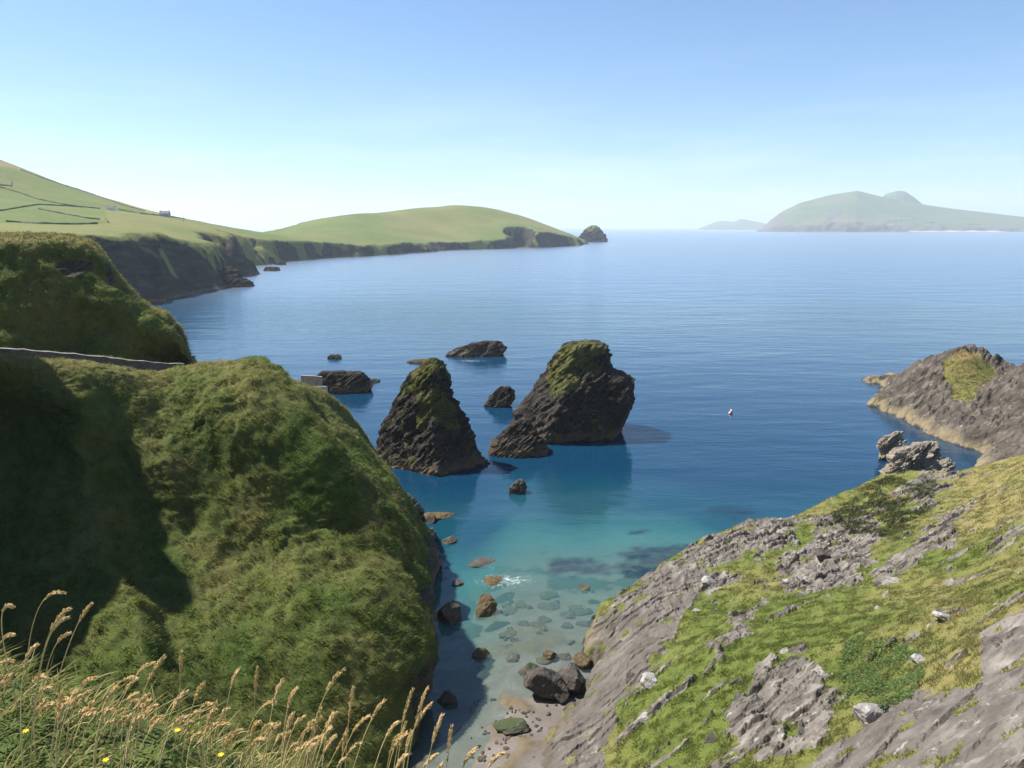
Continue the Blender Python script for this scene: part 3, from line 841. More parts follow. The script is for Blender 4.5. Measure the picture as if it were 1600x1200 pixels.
dryC = 0.30 + 0.45 * fbm(q3 * 0.004, 3, 110) + 0.5 * sstep(1100, 1300, Y) * sstep(75, 150, VC[..., 2])
# fields: brighter and duller plots
px_, py_ = proj(VC)
near_ = (Y > 400) & (Y < 1300)
for pl, v in (([(-100, 331), (0, 330), (60, 327), (166, 345), (168, 350), (10, 348), (-100, 348)], 0.0), ([(62, 326), (100, 322), (165, 328), (166, 342)], 0.12), ([(-100, 292), (0, 290), (60, 310), (100, 318), (60, 318), (0, 329), (-100, 333)], 0.15),
              ([(20, 262), (35, 268), (245, 336), (165, 326), (100, 319), (60, 310), (20, 296), (-100, 285), (-100, 262)], 0.10), ([(165, 330), (230, 334), (275, 372), (170, 352)], 0.5), ([(-100, 350), (170, 352), (270, 372), (-100, 380)], 0.42),
              ([(-100, 200), (0, 245), (125, 292), (250, 335), (245, 336), (190, 319), (140, 301), (80, 282), (30, 265), (-100, 240)], 1.0)):
    dryC = np.where(in_poly(px_, py_, pl) & near_, v + 0.12 * nb, dryC)
cap_ = np.exp(-(((X - 15) / 60) ** 2 + ((Y - 2010) / 80) ** 2))
tag(grid_obj('hills', VC, M['coast'], {'rock': rockC, 'dry': np.clip(dryC, 0, 1)}, keep=(d > -20)), kind='structure')
_cx, _cy = xs, ys
def far_z(x, y):
    i = np.clip(np.searchsorted(_cy, y) - 1, 0, len(_cy) - 2); j = np.clip(np.searchsorted(_cx, x) - 1, 0, len(_cx) - 2)
    u = (x - _cx[j]) / (_cx[j + 1] - _cx[j]); v = (y - _cy[i]) / (_cy[i + 1] - _cy[i])
    Zc = VC[..., 2]
    return (Zc[i, j] * (1 - u) + Zc[i, j + 1] * u) * (1 - v) + (Zc[i + 1, j] * (1 - u) + Zc[i + 1, j + 1] * u) * v
def on_far(px, py, y0=420, y1=1500):
    """where the line of sight first meets the far hillside"""
    u, fy, fz_ = ray(px, py)
    for yy in np.arange(y0, y1, 3.0):
        t = yy / fy
        if CAM_Z + fz_ * t < far_z(u * t, yy):
            return np.array([u * t, yy, far_z(u * t, yy)])
    return None

# ------------------------------------------------------------------ islands on the horizon
def island(sky_pts, Yf, Yr, rows=60, colsn=260, seed=0, rough=18, beach=None):
    sky_pts = np.array(sky_pts, float)
    px = np.linspace(sky_pts[0, 0], sky_pts[-1, 0], colsn)
    py = np.interp(px, sky_pts[:, 0], sky_pts[:, 1])
    crest = np.array([P(a, b_, Y=Yr) for a, b_ in zip(px, py)])
    t = np.linspace(0, 1, rows)
    V = np.zeros((rows * 2, colsn, 3))
    for i, tv in enumerate(t):
        yy = Yf + (Yr - Yf) * tv
        V[i, :, 0] = crest[:, 0] * (0.3 + 0.7 * yy / Yr) if False else crest[:, 0] * yy / Yr
        V[i, :, 1] = yy
        prof = 0.14 * min(1, tv * 14) + 0.86 * (tv ** 0.9)
        V[i, :, 2] = -4 + (crest[:, 2] + 4) * prof
        V[rows * 2 - 1 - i, :, 0] = crest[:, 0] * (2 * Yr - yy) / Yr
        V[rows * 2 - 1 - i, :, 1] = 2 * Yr - yy + 10
        V[rows * 2 - 1 - i, :, 2] = -4 + (crest[:, 2] + 4) * prof
    h = np.clip(V[..., 2], 0, 400) / 200
    n = fbm(V * np.array([1, 1, 2]) * 0.0022, 5, seed)
    tt_ = np.abs(np.linspace(-1, 1, rows * 2))[:, None]
    V[..., 2] += rough * n * np.clip(h, 0, 1) * tt_ * 1.2
    V[..., 1] += 60 * fbm(V * 0.004, 3, seed + 5) * (tt_ > 0.8)
    rock = sstep(70, 25, V[..., 2] + 30 * fbm(V * 0.004, 3, seed + 9))
    return V, rock
Vi, ri = island([(1180, 362), (1192, 356), (1205, 343), (1222, 331), (1250, 317), (1300, 304), (1340, 298), (1372, 306), (1400, 312), (1440, 319), (1480, 325), (1540, 332), (1600, 339), (1680, 349), (1740, 362)], 8500, 9700, seed=201)
pxi, pyi = proj(Vi)
sand = sstep(1428, 1450, pxi) * sstep(1580, 1550, pxi) * sstep(75, 45, Vi[..., 2]) * (pyi > 355.5)
ri = np.maximum(ri, 0.75 * np.exp(-(((pxi - 1300 + (pyi - 340) * 1.2) / 16) ** 2) - ((pyi - 338) / 16) ** 2))
ri = np.maximum(ri, 0.8 * sstep(1250, 1205, pxi))
tag(grid_obj('island', Vi, M['island'], {'rock': ri, 'dry': 0.35 + 0.4 * fbm(Vi * 0.0015, 3, 202)}), kind='structure')
Vk, rk_ = island([(1330, 345), (1365, 318), (1385, 303), (1402, 298), (1414, 299), (1428, 308), (1445, 322), (1470, 336), (1500, 350)], 10300, 11200, 40, 120, 210, 20)
tag(grid_obj('island', Vk, M['island'], {'rock': rk_ * 0.3, 'dry': 0.1 + 0 * rk_}), kind='structure')
Vk, rk_ = island([(1092, 357), (1105, 352), (1120, 346), (1133, 345), (1145, 347), (1158, 342), (1175, 345), (1195, 349), (1240, 358)], 15500, 17000, 30, 120, 220, 25)
tag(grid_obj('island', Vk, M['island'], {'rock': rk_ * 0.5, 'dry': 0.2 + 0 * rk_}), kind='structure')
# white strand below the island's village
b = NB('strand_sand'); M['strand'] = b.done(b.principled(b.mix(b.noise(b.pos(), 0.02, 4), (0.42, 0.34, 0.26), (0.50, 0.42, 0.33)), 0.95))
pa = np.array([[P(a, 359.6 + 0.2 * math.sin(a * 0.1), Y=8350)[0], 8350, 1.0] for a in np.linspace(1428, 1578, 60)])
strip = np.stack([pa, pa + np.array([0, 100, 4.0]), pa + np.array([20, 200, 12.0]) + 4 * np.sin(np.arange(60) * 0.5)[:, None] * np.array([0, 0, 1])], 0)
tag(grid_obj('strand', strip, M['strand']), kind='structure')

# ------------------------------------------------------------------ clifftop under the viewer
xs = np.concatenate([np.arange(-140, -6, 1.5), np.arange(-6, 5, 0.1), np.arange(5, 60, 1.5)]); ys = np.concatenate([np.arange(-40, -3, 1.5), np.arange(-3, 5, 0.1), np.arange(5, 116, 1.0)])
X, Y = np.meshgrid(xs, ys)
q3 = np.stack([X, Y, np.zeros_like(X)], -1)
e = Y - (2.25 - 0.42 * np.clip(X + 1.0, -2.5, 8)) + 0.25 * fbm(q3 * 0.8, 3, 301)
Z = 48.25 - 0.10 * np.clip(X, -10, 10) - 0.16 * np.maximum(X + 0.2, 0) + 0.05 * fbm(q3 * 1.5, 3, 302)
Z = Z - 1.35 * np.log1p(np.exp(np.clip(e * 5, -30, 60))) / 5 * (1 - 0.0 * e)
Z = np.where(e * 5 > 60, 48.3 - 1.35 * e, Z)
# added shoulder out of view on the left, shaped to shade the left cliff
shade_hump = 75 + 8 * fbm(q3 * 0.09, 4, 309) - 4.0 * np.maximum(0, X + 80 + 4 * fbm(q3 * 0.06, 3, 305)) - 3.0 * np.maximum(0, Y - 91) + 0.1 * np.minimum(0, X + 80)
Z = np.maximum(Z, shade_hump)
VF = np.stack([X, Y, np.maximum(Z, -4)], -1)
tag(grid_obj('clifftop', VF, M['cliff'], {'rock': 0.25 * sstep(2, 6, e), 'dry': 0.1 + 0.3 * fbm(q3 * 0.7, 3, 303)}), kind='structure')

# ================================================================== THINGS
# ------------------------------------------------------------------ sea stacks and skerries: rings from the waterline to the top
def rock_rings(prof, Yc, ratio, seed, nr=110, na=170, power=0.72, led=0.65, lstep=0.9, rough=0.5, lean=0.0, low=-3.5, grass=None, minb=None, scale=1.0, plan=None, gul=0.9):
    """prof: (py, left px, right px) from top to waterline, read at distance Yc"""
    rows = []
    for py, xl, xr in prof:
        a = P(xl, py, Y=Yc); c = P(xr, py, Y=Yc)
        rows.append((a[2], a[0], c[0]))
    rows = np.array(rows)
    z0 = rows[-1].copy(); w = (z0[2] - z0[1]) * 0.06
    rows = np.vstack([rows, [low * scale, z0[1] - w, z0[2] + w]])
    tq = np.linspace(0, len(rows) - 1, nr)
    z, xl, xr = [np.interp(tq, np.arange(len(rows)), rows[:, k]) for k in range(3)]
    th = np.linspace(0, 2 * math.pi, na, endpoint=False)
    ca, sa = np.cos(th), np.sin(th)
    ca = np.sign(ca) * np.abs(ca) ** power; sa = np.sign(sa) * np.abs(sa) ** power
    if plan is not None:                       # an angular plan: flat faces meeting in edges
        pl_ = np.array(plan + [plan[0]], float)
        sg = np.concatenate([[0], np.cumsum(np.linalg.norm(np.diff(pl_, axis=0), axis=1))])
        uu = np.linspace(0, sg[-1], na, endpoint=False)
        ca, sa = np.interp(uu, sg, pl_[:, 0]), np.interp(uu, sg, pl_[:, 1])
        th = np.arctan2(sa, ca)
    cx, a = (xl + xr) / 2, (xr - xl) / 2
    bdep = a * ratio if minb is None else np.maximum(a * ratio, minb * sstep(0, 0.25, np.linspace(0, 1, nr)))
    top = P(0, prof[0][0], Y=Yc)[2]
    V = np.zeros((nr, na, 3))
    V[..., 0] = cx[:, None] + a[:, None] * ca[None]
    V[..., 1] = Yc + lean * (z[:, None] - 0) + bdep[:, None] * sa[None]
    V[..., 2] = z[:, None]
    rad = np.stack([ca[None] * np.ones((nr, 1)), sa[None] * np.ones((nr, 1)), 0.25 * np.ones((nr, na))], -1)
    rad /= np.linalg.norm(rad, axis=-1, keepdims=True)
    amp = np.clip(np.minimum(a, bdep) / (2.5 * scale), 0.12, 1)[:, None]
    D = led * ledges(V, lstep * scale, seed) + 0.5 * led * ledges(V + 9 * scale, lstep * 2.7 * scale, seed + 3) + rough * strata(V / scale, 0.5, 4.0, seed + 1) + rough * 1.3 * fbm(V * 0.22 / scale, 4, seed + 2) - 0.35
    tw = th[None, :] + 0.035 * (z[:, None] / scale)
    D = D + gul * (ridged(np.stack([2.2 * np.cos(tw), 2.2 * np.sin(tw), 0.04 * z[:, None] / scale + 0 * tw], -1), 4, seed + 6) - 0.25)
    V = V + rad * (D * amp * scale)[..., None]
    cap = V[0].mean(0)
    V = np.concatenate([(V[0] * 0.0 + cap)[None], (V[0] * 0.5 + cap * 0.5)[None], V], 0)
    return V

def stack(name, label, cat, prof, Yc, ratio, seed, mat, grass=None, group=None, **kw):
    V = rock_rings(prof, Yc, ratio, seed, **kw)
    n = grid_normals(V)
    px, py = proj(V)
    g = np.zeros(V.shape[:2])
    if grass is not None:
        g = grass(px, py, V)
    base = np.array([V[..., 0].mean(), Yc, 0.0])
    o = grid_obj(name, V, mat, {'rock': 1 - g, 'dry': 0.35 + 0.5 * fbm(V * 0.2, 3, seed + 8)}, smooth=False, wrap=True, loc=base, flip=False)
    tag(o, label, cat, group)
    return o, V, g

def g_left(px, py, V):
    m = np.zeros(px.shape)
    for cx_, cy_, rx, ry in ((668, 572, 24, 13), (650, 600, 14, 22), (672, 625, 18, 26), (690, 640, 20, 24), (660, 655, 9, 16), (700, 660, 16, 12)):
        m = np.maximum(m, np.exp(-(((px - cx_) / rx) ** 2 + ((py - cy_) / ry) ** 2) ** 2))
    return sstep(0.38, 0.6, m + 0.8 * fbm(V * 0.4, 5, 400, 0.65) + 0.25 * np.clip(fbm(V * 0.2, 2, 401), 0, 1))
sL, VsL, gL = stack('sea_stack', 'tall pointed dark sea stack with mossy peak, the narrower left one', 'sea stack',
      [(559, 672, 684), (564, 662, 692), (572, 652, 697), (585, 639, 704), (605, 625, 711), (628, 612, 720), (650, 602, 730), (675, 592, 741), (700, 586, 750), (715, 580, 762), (728, 574, 773), (742, 570, 776)],
      158, 0.75, 11, M['stack'], g_left, minb=4.0, gul=0.5, plan=[(1, -0.1), (0.55, 0.8), (-0.5, 0.9), (-1, 0.15), (-0.45, -0.55), (0.22, -1.0)])
def g_right(px, py, V):
    m = np.zeros(px.shape)
    for cx_, cy_, rx, ry in ((905, 548, 44, 14), (890, 575, 30, 24), (880, 600, 22, 18), (868, 585, 16, 20), (912, 570, 28, 16)):
        m = np.maximum(m, np.exp(-(((px - cx_) / rx) ** 2 + ((py - cy_) / ry) ** 2) ** 2))
    return sstep(0.38, 0.6, m + 0.75 * fbm(V * 0.4, 5, 402, 0.65))
sR, VsR, gR = stack('sea_stack', 'broad blocky sea stack with a sloping grassy cap and blunt right shoulder', 'sea stack',
      [(534, 886, 946), (538, 876, 952), (552, 866, 955), (570, 852, 958), (580, 846, 974), (588, 840, 987), (605, 831, 992), (625, 816, 992), (645, 803, 988), (665, 795, 978), (682, 799, 966), (692, 812, 950)],
      183, 0.78, 23, M['stack'], g_right, minb=6.0, gul=0.5, plan=[(1, 0.1), (0.6, 0.9), (-0.6, 0.9), (-1, 0.1), (-0.42, -1.0), (0.78, -0.72)])
stack('shore_rock', 'small jagged rock at the left foot of the broad sea stack', 'rock',
      [(655, 814, 824), (661, 803, 830), (669, 793, 836), (680, 780, 842), (689, 768, 850), (697, 765, 856)], 166, 0.7, 31, M['stack'], led=0.7, lstep=0.6, scale=0.7, low=-2)
stack('skerry', 'low humped dark rock in the channel between the two sea stacks', 'rock',
      [(604, 782, 796), (610, 776, 803), (622, 764, 804), (632, 757, 797), (638, 756, 790)], 212, 0.8, 37, M['stack'], led=0.7, lstep=0.6, scale=0.7, low=-2)
stack('skerry', 'long low skerry with white foam along its near edge', 'rock',
      [(533, 752, 778), (537, 735, 786), (545, 714, 790), (553, 698, 788), (560, 690, 780)], 300, 0.45, 41, M['stack'], led=0.9, scale=1.1, low=-2)
stack('skerry', 'thin flat reef trailing left of the foaming skerry', 'rock',
      [(561, 655, 680), (564, 640, 692), (568, 632, 694)], 283, 0.5, 43, M['stack'], led=0.5, lstep=0.6, scale=0.6, low=-2)
stack('skerry', 'tiny rock alone in open water left of the foaming skerry', 'rock',
      [(554, 516, 528), (557, 513, 532), (560, 512, 533)], 292, 0.8, 47, M['stack'], led=0.5, lstep=0.5, scale=0.5, low=-2)
stack('skerry', 'dark lumpy skerry behind the pale concrete wall on the left cliff', 'rock',
      [(580, 500, 530), (583, 496, 565), (592, 486, 575), (604, 480, 580), (618, 478, 572)], 232, 0.5, 53, M['stack'], led=0.9, scale=0.9, low=-2)
stack('shore_rock', 'flat reef spur running right from the dark lumpy skerry', 'rock',
      [(592, 570, 586), (595, 566, 594), (598, 564, 596)], 246, 0.5, 57, M['stack'], led=0.4, lstep=0.5, scale=0.5, low=-1.5)
stack('shore_rock', 'small pointed rock awash in front of the sea stacks', 'rock',
      [(749, 810, 817), (754, 804, 821), (760, 798, 822), (765, 796, 820)], 139, 0.8, 59, M['boulder'], led=0.4, lstep=0.4, scale=0.35, low=-1.5)
stack('rock_outcrop', 'pale jagged tidal rock beside the pool at the right headland', 'rock',
      [(690, 1448, 1466), (696, 1425, 1468), (706, 1402, 1469), (718, 1392, 1472), (732, 1386, 1474), (748, 1384, 1476)], 141, 0.6, 61, M['pale_rock'], led=1.3, rough=0.9, scale=0.8, low=-2)
stack('rock_outcrop', 'narrow pale rock fin pointing out to sea from the tidal pool', 'rock',
      [(674, 1402, 1412), (680, 1388, 1412), (688, 1370, 1412), (698, 1370, 1404), (706, 1376, 1400)], 160, 0.5, 67, M['pale_rock'], led=1.2, rough=0.9, scale=0.6, low=-2)
stack('rock_outcrop', 'small broken rock between the jagged tidal rock and the slope', 'rock',
      [(732, 1474, 1482), (738, 1468, 1490), (748, 1465, 1496), (756, 1464, 1498)], 136, 0.7, 69, M['pale_rock'], led=1.1, rough=0.8, scale=0.5, low=-2)
stack('shore_rock', 'small dark rocks awash off the tip of the right headland', 'rock',
      [(592, 1362, 1368), (595, 1358, 1370), (599, 1356, 1372)], 252, 0.8, 71, M['stack'], led=0.4, scale=0.4, low=-1.5)
def g_islet(px, py, V):
    return sstep(0.3, 0.6, sstep(368, 356, py) * 0.8 + 0.3 * fbm(V * 0.03, 3, 404))
stack('islet', 'cone shaped islet just off the end of the long grassy head', 'islet',
      [(352, 924, 931), (356, 917, 937), (363, 910, 942), (370, 904, 948), (374, 902, 950)], 2700, 0.8, 73, M['coast'], g_islet, led=0.7, scale=9.0, nr=60, na=90)
stack('shore_rock', 'large brown rock mass below the far cliffs', 'rock',
      [(416, 348, 362), (424, 340, 372), (434, 330, 384), (444, 322, 394), (452, 318, 398)], 660, 0.7, 79, M['coast'], led=0.9, scale=3.0, nr=70, na=110)
for k, (y_, l_, r_, Yc) in enumerate([(444, 400, 411, 735), (442, 415, 430, 760), (441, 432, 446, 780), (440, 450, 458, 800), (437, 466, 473, 850), (447, 392, 402, 700)]):
    stack('skerry', 'low dark rock in the broken line of reefs off the far cliffs', 'rock', [(y_ - 1.6, l_ + 3, r_ - 3), (y_, l_ + 1, r_ - 1), (y_ + 2, l_, r_)], Yc, 0.6, 83 + k, M['coast'],
          group='line of low reefs off the far cliffs', led=0.5, scale=1.5, nr=24, na=40)
for k, (y_, l_, r_, Yc, lb) in enumerate([(420, 412, 438, 900, 'flat dark reef close in below the far cliffs'), (411, 430, 447, 1040, 'small reef at the head of the far bay'), (478, 240, 272, 505, 'low rock ledge with surf under the nearest far cliff')]):
    stack('skerry', lb, 'rock', [(y_ - 3, l_ + 6, r_ - 6), (y_ - 1, l_ + 2, r_ - 2), (y_ + 2, l_, r_)], Yc, 0.6, 93 + k, M['coast'], led=0.6, scale=2.0, nr=30, na=50)

# ------------------------------------------------------------------ loose boulders: broken polyhedra
def boulder(name, label, cat, px, py, w, h, mat, z=None, Y=None, seed=0, depth=1.0, rz=0.0, tilt=0.0, group=None, sink=0.25):
    rng = np.random.RandomState(seed)
    c = P(px, py, z=z) if z is not None else P(px, py, Y=Y)
    s = c[1] / F_PX
    a, bz = w * s / 2, h * s / 2
    nr, na = 44, 64
    ph = np.linspace(0.02, math.pi - 0.02, nr)[:, None]; th = np.linspace(0, 2 * math.pi, na, endpoint=False)[None]
    D = np.stack([np.sin(ph) * np.cos(th), np.sin(ph) * np.sin(th), np.cos(ph) * np.ones_like(th)], -1)
    rr = np.full(D.shape[:2], 1.25)
    for _ in range(15):
        n_ = rng.normal(size=3); n_ /= np.linalg.norm(n_)
        dd = rng.uniform(0.62, 1.0)
        dt = D @ n_
        rr = np.minimum(rr, np.where(dt > 0.05, dd / np.maximum(dt, 0.05), 9))
    V = D * rr[..., None]
    V += D * (0.07 * fbm(V * 2.6, 4, seed + 2) + 0.05 * ledges(V, 0.22, seed))[..., None]
    V *= np.array([a, a * depth, bz])
    ct, st_ = math.cos(tilt), math.sin(tilt)
    V = np.stack([V[..., 0] * ct - V[..., 2] * st_, V[..., 1], V[..., 0] * st_ + V[..., 2] * ct], -1)
    cz, sz = math.cos(rz), math.sin(rz)
    V = np.stack([V[..., 0] * cz - V[..., 1] * sz, V[..., 0] * sz + V[..., 1] * cz, V[..., 2]], -1)
    V = V + c + np.array([0, 0, bz * (1 - sink) - bz])
    o = grid_obj(name, V, mat, None, smooth=False, wrap=True, loc=c)
    tag(o, label, cat, group)
    return o
boulder('boulder', 'big slanting grey boulder with dark undercut at the beach edge', 'boulder', 855, 1068, 68, 52, M['boulder'], z=1.6, seed=5, tilt=-0.5, depth=0.8)
boulder('boulder', 'dark angular boulder wedged right of the big slanting one', 'boulder', 890, 1058, 52, 40, M['boulder'], z=1.4, seed=6, tilt=0.3)
boulder('boulder', 'small grey stone below the wedged boulder', 'boulder', 876, 1084, 26, 24, M['boulder'], z=1.0, seed=8, tilt=-0.8)
boulder('boulder', 'reddish stone near the foot of the right slab', 'boulder', 910, 1030, 30, 16, M['ochre'], z=0.5, seed=9)
boulder('boulder', 'tall black boulder in the shade of the left cliff', 'boulder', 706, 955, 50, 58, M['boulder'], z=0.9, seed=12, tilt=0.3)
boulder('boulder', 'upright sunlit ochre boulder standing in the shallows', 'boulder', 760, 946, 36, 46, M['ochre'], z=0.9, seed=17, tilt=-0.5)
boulder('boulder', 'flat green mossy rock lying on the shingle', 'boulder', 798, 1134, 70, 16, M['mossy'], z=1.0, seed=14, depth=0.5, tilt=0.15)
boulder('boulder', 'brown weedy rock in the shallows behind the big slanting boulder', 'boulder', 832, 1048, 52, 30, M['mossy'], z=0.2, seed=15, depth=1.0)
boulder('boulder', 'low ochre rock breaking the water right of the shade line', 'boulder', 752, 1020, 34, 16, M['ochre'], z=0.1, seed=16)
boulder('boulder', 'wide flat rock awash below the foam', 'boulder', 770, 905, 40, 12, M['ochre'], z=0.0, seed=18)
boulder('boulder', 'brown rock just breaking the shallows above the foam', 'boulder', 755, 880, 48, 12, M['boulder'], z=-0.1, seed=19)
boulder('boulder', 'pale rock showing through the shallows at right', 'boulder', 914, 918, 22, 11, M['ochre'], z=0.0, seed=20)
boulder('boulder', 'reddish rock in the shallows left of the right slab foot', 'boulder', 858, 1022, 22, 18, M['ochre'], z=0.2, seed=21)
boulder('boulder', 'dark rock at the foot of the shaded left cliff', 'boulder', 700, 845, 26, 18, M['boulder'], z=0.2, seed=22)
boulder('boulder', 'low brown ledge in the dark water beside the left cliff', 'boulder', 688, 806, 44, 10, M['ochre'], z=0.0, seed=23)
boulder('boulder', 'slim dark rock in shaded water above the black boulder', 'boulder', 716, 910, 22, 9, M['boulder'], z=0.1, seed=24)
boulder('boulder', 'dark rock in the shade on the wet sand', 'boulder', 700, 1090, 34, 18, M['boulder'], z=0.4, seed=26)
# boulders seen under the shallow water
rngb = np.random.RandomState(88)
for k in range(46):
    px = rngb.uniform(790, 935); py = rngb.uniform(920, 1035)
    if px > 925 - (py - 920) * 0.1: continue
    zb = float(bed_z(*P(px, py, z=-0.5)[:2])) + 0.05
    boulder('submerged_rock', 'brown rock lying under the clear shallow water', 'rock', px, py, rngb.uniform(8, 32), rngb.uniform(7, 13), M['ochre'] if k % 2 else M['boulder'], z=zb, seed=300 + k, group='rocks under the shallow water', rz=rngb.uniform(0, 3))
# pebbles on the shingle
for k in range(110):
    px = rngb.uniform(735, 870); py = rngb.uniform(1090, 1200)
    boulder('beach_stone', 'small grey stone on the shingle beach', 'stone', px, py, rngb.uniform(3, 6) * (1 + 2 * rngb.rand() ** 4), rngb.uniform(3, 5), M['boulder'] if k % 3 else M['ochre'], z=float(bed_z(*P(px, py, z=0.8)[:2])) + 0.02, seed=400 + k, group='small stones on the shingle beach', rz=rngb.uniform(0, 3))

def slope_z(x, y):
    i = int(np.clip((y - 16) / 0.18, 0, VH.shape[0] - 2)); j = int(np.clip((x + 2) / 0.18, 0, VH.shape[1] - 2))
    return VH[i, j, 2]
def on_slope(px, py):
    u, fy, fz_ = ray(px, py)
    for yy in np.arange(18, 128, 0.2):
        t = yy / fy
        x = u * t
        if -1.5 < x < 97 and CAM_Z + fz_ * t < slope_z(x, yy): return yy, x
    return None
for k, (px, py, w, h, lb, mt, tl) in enumerate([
    (1088, 955, 18, 16, 'white topped stone with dark hollow on the grass above the big slab', 'loose', 0.2), (1010, 1120, 24, 13, 'flat pale stone alone on the bright grass near the beach', 'loose', 0.1),
    (1112, 912, 34, 22, 'pair of pale slabs at the upper edge of the big slab', 'loose', -0.5), (1482, 965, 44, 20, 'pale slab lying in the turf near the right edge', 'loose', -0.35),
    (1155, 1066, 26, 34, 'dark upright boulder in the middle of the turf', 'boulder', -0.6), (1115, 1156, 40, 26, 'dark slanting rock with shadow under it, low on the slope', 'boulder', -0.5),
    (1365, 1120, 66, 40, 'large slanting slab with dark undercut below the weeds', 'loose', -0.55), (1300, 1058, 10, 24, 'thin white stone at the edge of the weeds', 'loose', 0.1),
    (1372, 950, 10, 8, 'tiny white stone above the weeds', 'loose', 0.0), (1230, 1020, 26, 24, 'pale leaning stone above the dark outcrop', 'loose', -0.7),
    (1020, 1062, 46, 30, 'fallen pale slab leaning at the foot of the turf', 'loose', -0.6), (990, 1058, 26, 34, 'upright pale slab beside the fallen one', 'boulder', -0.9),
    (1440, 1030, 30, 18, 'white stone beside the brown turf patch', 'loose', -0.3), (1560, 1000, 26, 12, 'reddish stone at the top of the bare slab', 'boulder', -0.2),
    (1400, 908, 36, 20, 'grey slab half sunk in the turf', 'loose', -0.6), (1290, 870, 40, 22, 'jagged block on the upper outcrop', 'boulder', -0.6)]):
    r = on_slope(px, py)
    if r: boulder('stone', lb, 'stone', px, py, w, h, M[mt], Y=r[0], seed=500 + k, tilt=tl, depth=0.8, sink=0.3)

# ------------------------------------------------------------------ walls on the left cliff
def zA_near(x, y):
    dd = (VA[..., 0] - x) ** 2 + (VA[..., 1] - y) ** 2
    k = np.argmin(dd)
    return VA.reshape(-1, 3)[k, 2]
def wall_run(name, label, pts, height, thick, cap=True, mat='wall_stone', jitter=0.12, step=0.7):
    pts = np.array(pts)
    seg = np.linalg.norm(np.diff(pts[:, :2], axis=0), axis=1); cum = np.concatenate([[0], np.cumsum(seg)])
    s = np.arange(0, cum[-1], step)
    C = np.stack([np.interp(s, cum, pts[:, k]) for k in range(3)], -1)
    T = np.gradient(C, axis=0); T[:, 2] = 0; T /= np.linalg.norm(T, axis=1)[:, None] + 1e-9
    Nn = np.stack([-T[:, 1], T[:, 0], 0 * T[:, 0]], -1)
    rng = np.random.RandomState(3)
    hh = height * (1 + 0.12 * fbm(np.stack([s * 0.15, s * 0, s * 0], -1), 3, 5)) + rng.normal(size=len(s)) * jitter * 0.35
    up = np.array([0, 0, 1.0])
    th = thick / 2 + rng.normal(size=len(s)) * 0.03
    rowsw = [C - Nn * th[:, None] - up * 1.0, C - Nn * th[:, None] * 0.95 + up * hh[:, None] * 0.5, C - Nn * th[:, None] * 0.8 + up * hh[:, None], C + Nn * th[:, None] * 0.8 + up * hh[:, None], C + Nn * th[:, None] - up * 1.0]
    root = empty(name, C[0])
    tag(root, label, 'wall')
    grid_obj('masonry', np.stack(rowsw, 0) - C[0], M[mat], smooth=False, parent=root)
    if cap:
        rc = [C - Nn * (th[:, None] + 0.06) + up * (hh[:, None] + 0.004), C - Nn * (th[:, None] + 0.05) + up * (hh[:, None] + 0.09), C + Nn * (th[:, None] + 0.05) + up * (hh[:, None] + 0.09), C + Nn * (th[:, None] + 0.06) + up * (hh[:, None] + 0.004)]
        grid_obj('coping', np.stack(rc, 0) - C[0], M['coping'], smooth=False, parent=root)
    return root
def wall_pts(l, hgt):
    out = []
    for a, b_, yy in l:
        q = P(a, b_, Y=yy)
        out.append([q[0], q[1], q[2] - hgt])
    return out
wall_run('stone_wall', 'low dark stone wall with pale coping along the path behind the left cliff edge', wall_pts([(-150, 536, 92), (-40, 543, 94), (40, 547, 96), (120, 553, 99), (200, 562, 103), (250, 568, 106), (292, 569, 109)], 1.1), 1.1, 0.5)
wall_run('concrete_wall', 'short pale concrete wall on the tip of the left cliff', wall_pts([(470, 590, 126), (508, 592, 127)], 0.8), 1.1, 0.4, True, 'coping', 0.02, 0.5)
wall_run('concrete_wall', 'lower pale concrete kerb wall below the short one on the cliff tip', wall_pts([(478, 606, 121), (512, 604, 125)], 0.3), 0.4, 0.5, False, 'concrete', 0.02, 0.5)

# ------------------------------------------------------------------ field walls, houses and poles on the far hill
for k, (l, lb) in enumerate([
    ([(0, 293), (25, 300), (60, 312), (100, 320), (140, 325), (165, 327)], 'long dark field wall curving down the upper far fields'),
    ([(0, 330), (30, 325), (60, 320), (100, 322), (140, 325)], 'dark field wall joining the long one from the left'),
    ([(60, 327), (100, 335), (140, 342), (165, 344)], 'short field wall between the two lower green fields'),
    ([(10, 347), (60, 350), (110, 351), (168, 350)], 'dark field wall along the bottom of the lowest green field'),
    ([(165, 343), (168, 346), (170, 350)], 'short cross wall at the right end of the lowest green field'),
    ([(32, 266), (80, 283), (140, 302), (190, 320), (240, 334)], 'dark boundary wall just below the skyline of the far hill'),
    ([(0, 290), (18, 291), (18, 284), (10, 273)], 'corner of field wall high on the left of the far hill'),
    ([(185, 328), (220, 334), (260, 338), (300, 344)], 'thin road wall running right from the white cottage')]):
    pts = []
    for (a0, b0), (a1, b1) in zip(l[:-1], l[1:]):
        for t in np.linspace(0, 1, 5)[:-1]:
            q = on_far(a0 + (a1 - a0) * t, b0 + (b1 - b0) * t)
            if q is not None: pts.append(q)
    pts = [q for i, q in enumerate(pts) if i == 0 or np.linalg.norm(q - pts[i - 1]) < 260]
    if len(pts) > 1:
        pts = [[q[0], q[1], far_z(q[0], q[1]) - 0.2] for q in pts]
        wall_run('field_wall', lb, pts, 1.5, 1.1, False, 'wall_stone', 0.5, 4.0)

